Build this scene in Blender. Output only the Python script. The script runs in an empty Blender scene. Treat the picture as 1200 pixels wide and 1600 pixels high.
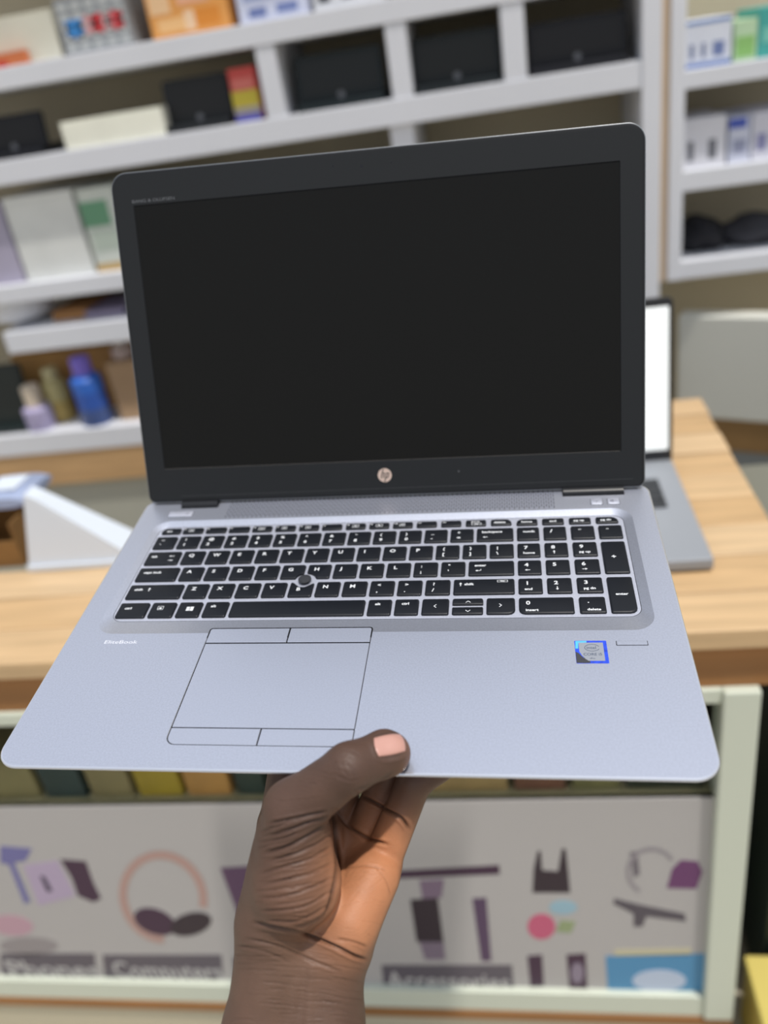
import bpy, bmesh, math, random
import numpy as np
from mathutils import Vector, Matrix
random.seed(7)
C = bpy.context.scene.collection
scn = bpy.context.scene

# ------------------------------------------------------------------ camera
F = 1305.5                      # focal length in pixels of a 1200 x 1600 frame
CAM = Vector((0, 0, 1.5))
def _n(v): v = Vector(v); return v.normalized()
_Z = -_n((400, 2400, 1305))
_X = Vector((7700, -540, -1305)); _X = (_X - _X.dot(_Z) * _Z).normalized()
_Y = _Z.cross(_X)
M = Matrix((_X, _Y, _Z))        # camera axes (x right, y down, z forward) -> room
cam_d = bpy.data.cameras.new('camera'); cam = bpy.data.objects.new('camera', cam_d); C.objects.link(cam)
cam_d.sensor_fit = 'VERTICAL'; cam_d.sensor_height = 24; cam_d.lens = F / 1600 * 24
cam_d.clip_start = 0.02; cam_d.clip_end = 50
rc = Matrix((M @ Vector((1, 0, 0)), M @ Vector((0, -1, 0)), M @ Vector((0, 0, -1)))).transposed()
cam.matrix_world = Matrix.Translation(CAM) @ rc.to_4x4()
cam_d.dof.use_dof = True; cam_d.dof.focus_distance = 0.500
cam_d.dof.aperture_fstop = (cam_d.lens / 1000) / 0.0079
scn.camera = cam

# ------------------------------------------------------------------ light
def lin(c):
    return tuple(((v / 255 + 0.055) / 1.055) ** 2.4 if v > 10 else v / 255 / 12.92 for v in c)
w = bpy.data.worlds.new('sky'); scn.world = w; w.use_nodes = True
wn = w.node_tree.nodes; wl = w.node_tree.links
bg = wn['Background']; tc = wn.new('ShaderNodeTexCoord'); sp = wn.new('ShaderNodeSeparateXYZ'); rmp = wn.new('ShaderNodeValToRGB')
wl.new(tc.outputs['Generated'], sp.inputs[0]); wl.new(sp.outputs['Z'], rmp.inputs[0]); wl.new(rmp.outputs[0], bg.inputs[0])
rmp.color_ramp.elements[0].position = 0.0; rmp.color_ramp.elements[0].color = (0.60, 0.58, 0.54, 1)
rmp.color_ramp.elements[1].position = 0.6; rmp.color_ramp.elements[1].color = (0.63, 0.69, 0.81, 1)
bg.inputs[1].default_value = 0.95
sun_d = bpy.data.lights.new('sun', 'SUN'); sun = bpy.data.objects.new('sun', sun_d); C.objects.link(sun)
sun_d.energy = 3.0; sun_d.angle = math.radians(2); sun_d.color = (1.0, 0.95, 0.88)
SUN_DIR = Vector((0.22, -0.20, 0.95)).normalized()
sun.rotation_euler = SUN_DIR.to_track_quat('Z', 'Y').to_euler(); sun.location = (0.5, -1, 3)
vs = scn.view_settings; vs.view_transform = 'Standard'; vs.look = 'None'; vs.gamma = 1; vs.exposure = 0; vs.use_curve_mapping = False

# ------------------------------------------------------------------ helpers
def ray(x, y): return M @ Vector(((x - 600) / F, (y - 800) / F, 1.0))
def onz(x, y, z): d = ray(x, y); return CAM + d * ((z - CAM.z) / d.z)
def ony(x, y, Y): d = ray(x, y); return CAM + d * (Y / d.y)

MATS = {}
def mat(name, col, rough=0.6, metal=0.0, var=0.0, scale=20, bump=0.0, bscale=200, spec=0.5, emit=0.0, coat=0.0, stretch=None):
    if name in MATS: return MATS[name]
    m = bpy.data.materials.new(name); m.use_nodes = True; nt = m.node_tree; N = nt.nodes; L = nt.links
    b = N['Principled BSDF']; c = lin(col) + (1,)
    b.inputs['Base Color'].default_value = c; b.inputs['Roughness'].default_value = rough
    b.inputs['Metallic'].default_value = metal; b.inputs['Specular IOR Level'].default_value = spec
    b.inputs['Coat Weight'].default_value = coat
    if emit: b.inputs['Emission Color'].default_value = c; b.inputs['Emission Strength'].default_value = emit
    tcd = N.new('ShaderNodeTexCoord'); mp = N.new('ShaderNodeMapping'); L.new(tcd.outputs['Object'], mp.inputs[0])
    if stretch: mp.inputs['Scale'].default_value = stretch
    if var:
        nz = N.new('ShaderNodeTexNoise'); nz.inputs['Scale'].default_value = scale; nz.inputs['Detail'].default_value = 4
        L.new(mp.outputs[0], nz.inputs['Vector'])
        r = N.new('ShaderNodeValToRGB'); L.new(nz.outputs[0], r.inputs[0])
        r.color_ramp.elements[0].position = 0.3; r.color_ramp.elements[1].position = 0.7
        r.color_ramp.elements[0].color = tuple(max(0, v * (1 - var)) for v in c[:3]) + (1,)
        r.color_ramp.elements[1].color = tuple(min(1, v * (1 + var)) for v in c[:3]) + (1,)
        L.new(r.outputs[0], b.inputs['Base Color'])
    if bump:
        nb = N.new('ShaderNodeTexNoise'); nb.inputs['Scale'].default_value = bscale; nb.inputs['Detail'].default_value = 3
        L.new(mp.outputs[0], nb.inputs['Vector'])
        bp = N.new('ShaderNodeBump'); bp.inputs['Strength'].default_value = bump; bp.inputs['Distance'].default_value = 0.001
        L.new(nb.outputs[0], bp.inputs['Height']); L.new(bp.outputs[0], b.inputs['Normal'])
    MATS[name] = m; return m

def link(name, me, m=None, parent=None, smooth=None):
    o = bpy.data.objects.new(name, me); C.objects.link(o)
    if m is not None:
        for mm in (m if isinstance(m, (list, tuple)) else [m]): me.materials.append(mm)
    if parent is not None: o.parent = parent
    if smooth:
        me.polygons.foreach_set('use_smooth', [True] * len(me.polygons))
        me.set_sharp_from_angle(angle=math.radians(smooth))
    return o
def obj(name, bm, m=None, parent=None, smooth=None):
    bmesh.ops.recalc_face_normals(bm, faces=bm.faces)
    me = bpy.data.meshes.new(name); bm.to_mesh(me); bm.free()
    return link(name, me, m, parent, smooth)
def tag(o, label, cat, group=None, kind=None):
    if label: o['label'] = label
    if cat: o['category'] = cat
    if group: o['group'] = group
    if kind: o['kind'] = kind
    return o
def empty(name, loc, label, cat, group=None, rz=0):
    o = bpy.data.objects.new(name, None); C.objects.link(o); o.empty_display_size = 0.05
    o.location = loc; o.rotation_euler = (0, 0, rz); return tag(o, label, cat, group)
def box(bm, lo, hi, bev=0.0, mi=0):
    vs_ = [bm.verts.new((x, y, z)) for x in (lo[0], hi[0]) for y in (lo[1], hi[1]) for z in (lo[2], hi[2])]
    q = [(0, 1, 3, 2), (4, 6, 7, 5), (0, 4, 5, 1), (2, 3, 7, 6), (0, 2, 6, 4), (1, 5, 7, 3)]
    fs = [bm.faces.new([vs_[i] for i in f]) for f in q]
    for f_ in fs: f_.material_index = mi
    if bev:
        es = list({e for f_ in fs for e in f_.edges})
        bmesh.ops.bevel(bm, geom=es, offset=bev, segments=2, affect='EDGES', profile=0.5)
    return fs
def B(lo, hi, bev=0.0):
    bm = bmesh.new(); box(bm, lo, hi, bev); return bm
def rrect(x0, x1, y0, y1, r, n=6):
    """rounded rectangle, counter-clockwise; r one radius or four (bl, br, tr, tl)"""
    if not isinstance(r, (tuple, list)): r = (r,) * 4
    out = []
    for (cx, cy, a0, rr) in ((x0 + r[0], y0 + r[0], 180, r[0]), (x1 - r[1], y0 + r[1], 270, r[1]), (x1 - r[2], y1 - r[2], 0, r[2]), (x0 + r[3], y1 - r[3], 90, r[3])):
        for i in range(n + 1):
            a = math.radians(a0 + 90 * i / n); out.append((cx + rr * math.cos(a), cy + rr * math.sin(a)))
    return out
def loop(bm, pts): return [bm.verts.new(p) for p in pts]
def bridge(bm, a, b, mi=0):
    n = len(a)
    for i in range(n):
        f = bm.faces.new((a[i], a[(i + 1) % n], b[(i + 1) % n], b[i])); f.material_index = mi
def stack(levels, cap0=True, cap1=True, T=None):
    """levels: list of (pts2d, z); makes a closed solid"""
    bm = bmesh.new(); Ls = []
    for pts, z in levels: Ls.append(loop(bm, [(T(p[0], p[1], z) if T else (p[0], p[1], z)) for p in pts]))
    for a, b in zip(Ls, Ls[1:]): bridge(bm, a, b)
    if cap0: bm.faces.new(Ls[0])
    if cap1: bm.faces.new(Ls[-1])
    return bm
def revolve(bm, prof, c, n=24, mi=0):
    rings = []
    for r, z in prof: rings.append(loop(bm, [(c[0] + r * math.cos(2 * math.pi * i / n), c[1] + r * math.sin(2 * math.pi * i / n), c[2] + z) for i in range(n)]))
    for a, b in zip(rings, rings[1:]): bridge(bm, a, b, mi)
    bm.faces.new(rings[0]).material_index = mi; bm.faces.new(rings[-1]).material_index = mi
TXT = {}
def text_geo(s, size, bold=0.0, shear=0.0, align='LEFT'):
    key = (s, size, bold, shear, align)
    if key not in TXT:
        cu = bpy.data.curves.new('t', 'FONT'); cu.body = s; cu.size = size; cu.offset = bold; cu.shear = shear
        cu.align_x = align; cu.resolution_u = 3
        o = bpy.data.objects.new('t', cu); C.objects.link(o); bpy.context.view_layer.update()
        me = bpy.data.meshes.new_from_object(o.evaluated_get(bpy.context.evaluated_depsgraph_get()))
        TXT[key] = ([tuple(v.co) for v in me.vertices], [tuple(p.vertices) for p in me.polygons])
        bpy.data.objects.remove(o); bpy.data.curves.remove(cu); bpy.data.meshes.remove(me)
    return TXT[key]
def add_text(bm, s, size, T, bold=0.0, shear=0.0, align='LEFT', sx=1.0):
    v, f = text_geo(s, size, bold, shear, align)
    vv = [bm.verts.new(T(p[0] * sx, p[1])) for p in v]
    for q in f:
        try: bm.faces.new([vv[i] for i in q])
        except ValueError: pass

# ------------------------------------------------------------------ room and furniture
beige = mat('beige_wall_paint', (192, 182, 156), 0.8, var=0.05, scale=3)
white = mat('white_board', (222, 224, 230), 0.5, var=0.02, scale=4)
greyp = mat('grey_panel', (176, 176, 164), 0.7, var=0.04, scale=3)
H = 0.88
YW = 2.0                          # front plane of the wall shelves
o = obj('wall_back', B((-4, YW + 0.34, 0), (4, YW + 0.42, 2.8)), beige); tag(o, None, None, kind='structure')
o = obj('floor', B((-4, -2.5, -0.06), (4, YW + 0.42, 0)), mat('concrete_floor', (172, 164, 146), 0.6, var=0.08, scale=5)); tag(o, None, None, kind='structure')

# --- wall shelves -----------------------------------------------------------
def zpix(x, y, Y=YW): return ony(x, y, Y).z
def xpix(x, y, Y=YW): return ony(x, y, Y).x
post_x0, post_x1 = xpix(1003, 60), xpix(1034, 60)
rp_x0, rp_x1 = xpix(1048, 60), xpix(1072, 60)
D = 0.33
sh = empty('wall_shelving', (-0.6, YW, 0), 'tall white wall shelving with dividers, loaded with laptops and boxes', 'shelving')
def lb(o_, root):               # keep world placement under a located root
    o_.matrix_parent_inverse = Matrix.Translation(root.location).inverted(); return o_
def shelf_board(x0, x1, z0, z1, nm='shelf_board', root=sh, m=white):
    return lb(obj(nm, B((x0, YW, z0), (x1, YW + D, z1), 0.002), m, root), root)
b1 = (zpix(0, 142), zpix(0, 106)); b2 = (zpix(0, 291), zpix(0, 252)); b3 = (zpix(100, 464), zpix(100, 436))
b4 = (zpix(100, 544), zpix(100, 510)); b5 = (zpix(100, 706), zpix(100, 674))
b0 = (b1[1] + 0.36, b1[1] + 0.39)
XL = -2.0
for bb in (b0, b1, b2, b3, b5): shelf_board(XL, post_x0, *bb)
shelf_board(xpix(6, 530), post_x0, *b4)
lb(obj('fascia', B((XL, YW + 0.004, zpix(100, 757)), (xpix(1010, 720), YW + 0.03, b5[0]), 0.002), mat('fascia_wood', (196, 158, 112), 0.6, var=0.12, scale=6, stretch=(1, 8, 8)), sh), sh)
lb(obj('lower_panel', B((XL, YW + 0.02, 0), (xpix(1010, 720), YW + 0.04, zpix(100, 757)), 0.0), greyp, sh), sh)
for (xa, xb, y) in ((405, 436, 120), (607, 640, 100), (785, 822, 80)):
    x0, x1 = xpix(xa, y), xpix(xb, y)
    lb(obj('divider', B((x0, YW + 0.003, b2[1]), (x1, YW + D - .01, b1[0]), 0.002), white, sh), sh)
lb(obj('divider', B((xpix(608, 200), YW + 0.01, b3[1]), (xpix(645, 200), YW + D - .01, b2[0]), 0.002), white, sh), sh)
lb(obj('end_panel', B((XL - .004, YW - .004, 0), (XL + 0.03, YW + D, b0[1] + .004), 0.002), white, sh), sh)
lb(obj('end_panel', B((post_x0, YW - 0.004, b5[1]), (post_x1, YW + D, b0[1]), 0.002), white, sh), sh)
lb(obj('foot_panel', B((xpix(1010,720) - .02, YW + 0.04, 0), (xpix(1010,720), YW + D, b5[0]), 0.002), white, sh), sh)

rs = empty('corner_shelving', (rp_x0, YW, 0), 'narrower white shelving to the side of the wooden joint strip', 'shelving')
r1 = (zpix(1100, 136), zpix(1100, 106)); r2 = (zpix(1100, 296), zpix(1100, 264)); r3 = (zpix(1100, 433), zpix(1100, 405))
for bb in (r1, r2, r3): lb(obj('shelf_board', B((rp_x1, YW, bb[0]), (1.3, YW + D, bb[1]), 0.002), white, rs), rs)
lb(obj('side_panel', B((rp_x0, YW - .004, r3[0]), (rp_x1, YW + D, b0[1]), 0.002), white, rs), rs)
lb(obj('side_panel', B((1.3, YW - .004, r3[0] - .004), (1.33, YW + D, b0[1]), 0.002), white, rs), rs)
st = obj('trim_1', B((post_x1, YW + 0.004, r3[0]), (rp_x0, YW + 0.03, b0[1])), mat('pale_pine', (208, 184, 156), 0.6, var=0.08, scale=8, stretch=(8, 8, 1))); tag(st, None, None, kind='structure')

# goods on the shelves: name, label, category, pixel box (x0, x1, y_top, x_ref) on a board, depth, colour
def carton(name, label, cat, xa, xb, yt, yref, zb, col, dep=0.18, group=None, deco=(), inset=0.03, lidc=None, rough=0.6):
    Yf = YW + inset
    x0, x1 = xpix(xa, yref, Yf), xpix(xb, yref, Yf); z1 = ony((xa + xb) / 2, yt, Yf).z
    r = empty(name, ((x0 + x1) / 2, Yf + dep / 2, zb), label, cat, group)
    wd, h = (x1 - x0) / 2, z1 - zb
    m = mat('carton_%d_%d_%d' % col, col, rough, var=0.05, scale=12)
    obj('body', B((-wd, -dep / 2, 0), (wd, dep / 2, h * 0.94), 0.002), m, r)
    lc = lidc or tuple(min(255, int(c * 1.03)) for c in col)
    obj('lid', B((-wd, -dep / 2, h * 0.94), (wd, dep / 2, h), 0.0015), mat('carton_%d_%d_%d' % lc, lc, rough), r)
    for (u0, u1, v0, v1, dc) in deco:
        obj('printed_panel', B((-wd + 2 * wd * u0, -dep / 2 - 0.0006, h * v0), (-wd + 2 * wd * u1, -dep / 2 + 0.0001, h * v1)),
            mat('print_%d_%d_%d' % dc, dc, 0.5), r)
    return r
g1 = 'cartons on the top shelf'
carton('carton', 'cream carton on the top shelf beside the blue and red printed box', 'box', -30, 92, 22, 70, b1[1], (214, 212, 196))
carton('snack_pack', 'small orange and red pack lying in front of the cream carton', 'pack', -20, 42, 82, 95, b1[1], (214, 122, 74), 0.02, inset=0.006, deco=((0, .5, 0, .45, (205, 60, 50)),))
carton('carton', 'grey latticed box with a blue square and red squares on its front', 'box', 97, 207, -12, 60, b1[1], (148, 152, 156), deco=[(.05 + .2 * i, .17 + .2 * i, .08 + .18 * j, .18 + .18 * j, (196, 200, 198)) for i in range(5) for j in range(5)] +
       [(.10, .34, .30, .62, (62, 140, 210)), (.48, .64, .32, .66, (206, 60, 66)), (.78, .94, .32, .66, (206, 70, 76)), (.38, .47, .32, .66, (214, 160, 162)), (.68, .77, .32, .66, (214, 160, 162))])
carton('carton', 'box printed with an orange fruit pattern on the top shelf', 'box', 232, 358, -25, 30, b1[1], (226, 158, 82), deco=[(.04, .3, .5, .9, (236, 196, 150)), (.4, .8, .62, .95, (236, 176, 140)), (.1, .45, .12, .4, (238, 190, 130)), (.6, .9, .14, .5, (222, 140, 50)), (.45, .58, .1, .5, (240, 206, 170))])
carton('carton', 'white box with pale blue print beside the orange patterned box', 'box', 372, 484, -40, 20, b1[1], (205, 210, 230), deco=((.15, .4, .12, .34, (110, 125, 175)), (.55, .85, .14, .36, (120, 135, 185)), (.1, .9, .5, .8, (150, 165, 205))))
carton('carton', 'white box with dark marks on the top shelf above the second black laptop', 'box', 490, 600, -55, 10, b1[1], (216, 218, 222), deco=((.08, .25, .2, .42, (60, 62, 70)), (.42, .6, .22, .42, (70, 72, 90)), (.76, .95, .2, .44, (60, 70, 110))))

def shelf_laptop(xa, xb, yt, yref, zb, label, lean=0.12, inset=0.05, tint=(26, 30, 36)):
    Yf = YW + inset
    x0, x1 = xpix(xa, yref, Yf), xpix(xb, yref, Yf); z1 = ony((xa + xb) / 2, yt, Yf).z; wd = (x1 - x0) / 2; h = z1 - zb
    r = empty('display_laptop', ((x0 + x1) / 2, Yf, zb), label, 'laptop', 'black laptops displayed on the second shelf')
    dk = mat('black_laptop_shell_%d' % tint[2], tint, 0.45, spec=0.35); sc = mat('dark_laptop_screen_%d' % tint[2], tuple(int(c * .7) for c in tint), 0.3, spec=0.4)
    def T(x, y, z): return (x, z + y * lean, y)
    obj('lid', stack([(rrect(-wd, wd, 0.016, h, 0.008, 3), 0.0), (rrect(-wd, wd, 0.016, h, 0.008, 3), 0.012)], T=T), dk, r)
    obj('screen', stack([(rrect(-wd + .012, wd - .012, 0.03, h - .012, 0.002, 2), -0.0008), (rrect(-wd + .012, wd - .012, 0.03, h - .012, 0.002, 2), 0.0002)], T=T), sc, r)
    obj('base', B((-wd, -0.035, 0), (wd, 0.2, 0.015), 0.003), dk, r)
    lg = bmesh.new(); revolve(lg, [(0.008, 0), (0.008, 0.001)], (0, 0, 0), 16)
    bmesh.ops.transform(lg, matrix=Matrix.Translation((0, -0.0352, 0.0235)) @ Matrix.Rotation(math.pi / 2, 4, 'X'), verts=lg.verts)
    bmesh.ops.translate(lg, vec=(0, 0.036, 0), verts=lg.verts)
    obj('emblem', lg, mat('grey_emblem', (120, 122, 128), 0.4), r)
shelf_laptop(-30, 76, 178, 230, b2[1], 'black laptop standing open beside the low cream carton', tint=(20, 22, 30))
carton('carton', 'low cream carton between two black laptops on the second shelf', 'box', 100, 262, 178, 220, b2[1], (244, 244, 228), inset=.008)
shelf_laptop(258, 362, 118, 170, b2[1], 'black laptop next to the red, yellow and blue pack', tint=(30, 34, 38))
carton('carton', 'slim box in red, yellow and blue bands against the divider', 'box', 362, 404, 104, 150, b2[1], (206, 84, 78), deco=((0, 1, 0, .14, (84, 84, 176)), (0, 1, .14, .28, (168, 160, 150)), (0, 1, .28, .58, (206, 188, 64)), (0.1, .9, .6, .8, (220, 120, 110))))
shelf_laptop(462, 600, 78, 130, b2[1], 'black laptop in the first divided bay after the banded pack', tint=(20, 32, 36))
shelf_laptop(645, 783, 50, 110, b2[1], 'black laptop in the middle bay between two dividers', tint=(22, 30, 34))
shelf_laptop(826, 980, 26, 90, b2[1], 'black laptop in the bay next to the tall white end panel', tint=(24, 36, 30))
# third shelf
carton('carton', 'lavender and grey parcel at the end of the third shelf', 'box', -25, 26, 320, 400, b3[1], (172, 166, 186))
carton('carton', 'large white carton on the third shelf', 'box', 24, 134, 300, 380, b3[1], (220, 222, 218))
carton('carton', 'white carton with a green label and tan base on the third shelf', 'box', 138, 196, 290, 370, b3[1], (206, 212, 204), deco=((0.0, .75, .55, .85, (104, 156, 122)), (0.1, .9, .25, .5, (180, 192, 180)), (0, 1, 0, .1, (186, 156, 100))))
for i, (xa, xb, c) in enumerate(((210, 330, (205, 205, 198)), (350, 480, (176, 168, 150)), (500, 600, (190, 196, 206)), (660, 800, (200, 196, 180)), (830, 980, (160, 158, 150)))):
    carton('carton', ['plain off-white carton behind the lid of the held laptop', 'tan carton behind the lid of the held laptop', 'pale blue-grey carton behind the lid of the held laptop', 'cream carton behind the lid of the held laptop', 'grey carton behind the lid of the held laptop'][i], 'box', xa, xb, 300 - i * 8, 380 - i * 20, b3[1], c)
# fourth shelf
bm = bmesh.new(); revolve(bm, [(0.03, 0), (0.085, 0.015), (0.1, 0.05), (0.1, 0.055), (0.03, 0.058)], (0, 0, 0), 28)
p = ony(36, 505, YW + 0.11)
pk = empty('bowl', (p.x, YW + 0.12, b4[1]), 'white round plastic bowl on the narrow fourth shelf', 'bowl')
bm2 = bmesh.new(); revolve(bm2, [(0.035, 0), (0.09, 0.02), (0.105, 0.07), (0.100, 0.072), (0.085, 0.024), (0.02, 0.01)], (0, 0, 0), 28); bm.free()
obj('bowl_body', bm2, white, pk, 40)
bm = bmesh.new(); revolve(bm, [(0.108, 0.068), (0.112, 0.072), (0.112, 0.080), (0.06, 0.088), (0.01, 0.09)], (0, 0, 0), 28); obj('lid', bm, mat('clear_white_lid', (212, 220, 220), 0.4), pk, 40)
carton('carton', 'flat brown carton beside the white bowl on the fourth shelf', 'box', 84, 140, 484, 500, b4[1], (164, 116, 66), inset=.06)
carton('carton', 'flat grey-purple pack on the fourth shelf beside the held laptop', 'box', 134, 196, 484, 498, b4[1], (134, 126, 150), inset=.04)
# fifth shelf: black open laptop, bottles, cartons
def bottle(xc, wpx, yt, yref, zb, label, cols, inset=0.07, cap=(230, 226, 215), capf=0.2, lean=0):
    Yf = YW + inset; P = ony(xc, yref, Yf); rr = (xpix(xc + wpx / 2, yref, Yf) - xpix(xc - wpx / 2, yref, Yf)) / 2; h = ony(xc, yt, Yf).z - zb
    r = empty('bottle', (P.x, Yf, zb), label, 'bottle', 'bottles on the fifth shelf')
    n = len(cols); hb = h * (1 - capf); z = 0
    for i, c in enumerate(cols):
        z2_ = hb * (i + 1) / n; bm = bmesh.new()
        if i < n - 1: revolve(bm, [(rr * (0.95 if i == 0 else 1), z), (rr, z + 0.004), (rr, z2_)], (0, 0, 0), 24)
        else: revolve(bm, [(rr, z), (rr, z + (z2_ - z) * .7), (rr * .8, z + (z2_ - z) * .9), (rr * .5, z2_)], (0, 0, 0), 24)
        obj('bottle_body' if i == 0 else 'bottle_section', bm, mat('bottle_%d_%d_%d' % c, c, 0.4, spec=0.3), r, 40); z = z2_
    bm = bmesh.new(); revolve(bm, [(rr * .62, hb), (rr * .62, h - .004), (rr * .5, h)], (0, 0, 0), 24); obj('cap', bm, mat('cap_%d_%d_%d' % cap, cap, 0.5), r, 40)
shelf_y = b5[1]
dl = empty('display_laptop', (xpix(-28, 640), YW + 0.06, shelf_y), 'black laptop standing open at the end of the fifth shelf', 'laptop')
dkm = mat('black_green_shell', (22, 34, 34), 0.5)
hh = ony(20, 572, YW + .06).z - shelf_y; wd = .10
def Td(x, y, z): return (x, z + y * 0.1, y)
obj('lid', stack([(rrect(-wd, wd, 0.016, hh, 0.006, 3), 0.0), (rrect(-wd, wd, 0.016, hh, 0.006, 3), 0.012)], T=Td), dkm, dl)
obj('screen', stack([(rrect(-wd + .01, wd - .01, 0.03, hh - .01, 0.002, 2), -0.0008), (rrect(-wd + .01, wd - .01, 0.03, hh - .01, 0.002, 2), 0.0002)], T=Td), mat('dark_laptop_screen_g', (18, 30, 28), 0.35), dl)
obj('base', B((-wd, -0.04, 0), (wd, 0.09, 0.015), 0.003), dkm, dl)
carton('carton', 'large brown cardboard carton standing behind the bottles', 'box', 34, 215, 545, 610, shelf_y, (178, 134, 76), inset=.16, dep=.14)
carton('carton', 'tan cardboard carton next to the blue and purple bottle', 'box', 176, 238, 565, 610, shelf_y, (166, 136, 104), inset=.04, dep=.09)
bottle(62, 42, 600, 650, shelf_y, 'stubby bottle with a lavender body and cream cap', [(176, 168, 200), (176, 168, 200)], cap=(222, 206, 184), capf=.45, inset=.05)
bottle(98, 36, 572, 640, shelf_y, 'olive-cream bottle between the lavender and the blue bottle', [(186, 162, 96), (196, 184, 130)], cap=(206, 196, 150), inset=.1)
bottle(146, 46, 554, 630, shelf_y, 'tall bottle in deep blue with a purple top', [(78, 98, 150), (58, 94, 176), (60, 110, 200)], cap=(134, 116, 214), capf=.25, inset=.05)
bm = bmesh.new(); revolve(bm, [(0.02, 0), (0.028, 0.008), (0.028, 0.03), (0.015, 0.036)], (0, 0, 0), 20)
P = ony(183, 575, YW + .09); tt = shelf_y + (ony(207, 565, YW + .04).z - shelf_y)
jar = empty('jar', (P.x + 0.03, YW + .085, tt), 'small round pinkish-grey jar on top of the tan carton', 'jar'); obj('jar_body', bm, mat('pink_grey_jar', (190, 172, 168), 0.5), jar, 40)
bm = bmesh.new(); revolve(bm, [(0.016, 0.036), (0.016, 0.048)], (0, 0, 0), 20); obj('lid', bm, mat('jar_lid', (206, 196, 190), 0.5), jar, 40)
# corner shelving goods
def rcarton(label, xa, xb, yt, yref, zb, col, **k): return carton('carton', label, 'box', xa, xb, yt, yref, zb, col, **k)
rcarton('white box with blue-grey lettering blocks on the upper corner shelf', 1070, 1142, 28, 90, r1[1], (216, 220, 230), deco=((.1, .2, .2, .5, (120, 130, 160)), (.35, .45, .2, .5, (120, 130, 160)), (.6, .85, .2, .5, (110, 125, 170)), (0, 1, 0, .1, (90, 120, 180)), (0, 1, .9, .97, (90, 130, 190))))
rcarton('pale green box beside the teal bag on the upper corner shelf', 1146, 1182, 30, 80, r1[1], (186, 214, 176), deco=((.1, .9, .1, .6, (140, 190, 110)),))
rcarton('teal box at the edge of the view on the upper corner shelf', 1184, 1260, 6, 60, r1[1], (70, 168, 160), deco=((.1, .9, .3, .6, (120, 196, 180)),))
rcarton('white box with two grey bars on the middle corner shelf', 1066, 1134, 184, 230, r2[1], (220, 220, 226), deco=((.12, .26, .15, .55, (110, 112, 120)), (.6, .78, .15, .55, (110, 112, 120))))
rcarton('white box with a blue corner on the middle corner shelf', 1138, 1172, 182, 230, r2[1], (206, 210, 226), deco=((.0, .8, .75, .97, (70, 90, 180)), (.2, .8, .2, .5, (150, 155, 180))))
rcarton('white box with lilac print at the edge of the view on the middle corner shelf', 1175, 1250, 172, 220, r2[1], (216, 216, 226), deco=((.1, .3, .2, .55, (140, 140, 180)), (.5, .8, .2, .5, (150, 150, 190))))
# dark bag with folds on the lower corner shelf
def blob(name, label, cat, pts, c, rx, ry, rz, m):
    bm = bmesh.new(); bmesh.ops.create_icosphere(bm, subdivisions=3, radius=1)
    for v in bm.verts:
        x, y, z = v.co; k = 1 + .12 * math.sin(5 * x + 3 * z) + .08 * math.sin(9 * y + 4 * x)
        v.co = Vector((x * rx * k, y * ry * k, max(z, -0.75) * rz * k + rz * .75))
    o_ = obj(name, bm, m, None, 60); o_.location = c; tag(o_, label, cat); return o_
P = ony(1096, 385, YW + .1); blob('bag', 'crumpled black bag on the lowest corner shelf', 'bag', None, (P.x, YW + .12, r3[1] + 0.002), .055, .08, .040, mat('black_cloth', (30, 30, 36), 0.8))
P = ony(1175, 385, YW + .1); blob('bag', 'dark grey bag slumped at the edge of the view on the lowest corner shelf', 'bag', None, (P.x + .02, YW + .12, r3[1] + 0.002), .085, .08, .034, mat('dark_grey_cloth', (62, 62, 68), 0.8))

# low grey cabinet behind the counter arm, turned a little, on a brown plinth
zc0, zc1 = 0.60, 0.0
A1 = onz(1121, 655, zc0); A2 = onz(1200, 677, zc0)
dv = (A2 - A1); dv.z = 0; dv.normalize(); nv = Vector((-dv.y, dv.x, 0))
ztop = 1.5 + (ony(1120, 496, A1.y).z - 1.5)
cab = empty('low_cabinet', (A1.x, A1.y, 0), 'low pale grey cabinet with a brown band behind the counter end', 'cabinet')
cab.rotation_euler = (0, 0, math.atan2(dv.y, dv.x) * .5)
obj('body', B((-0.10, 0, zc0), (0.36, 0.05, ztop), 0.004), mat('light_grey_panel', (214, 214, 204), .6), cab)
obj('band', B((-0.10, 0.004, zc0 - 0.085), (0.36, 0.05, zc0), 0.002), mat('brown_board', (140, 108, 66), 0.6, var=.1, scale=6), cab)
obj('base_panel', B((-0.10, 0.01, 0), (0.36, 0.05, zc0 - 0.085), 0.002), mat('blue_grey_board', (136, 140, 140), 0.7), cab)

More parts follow.
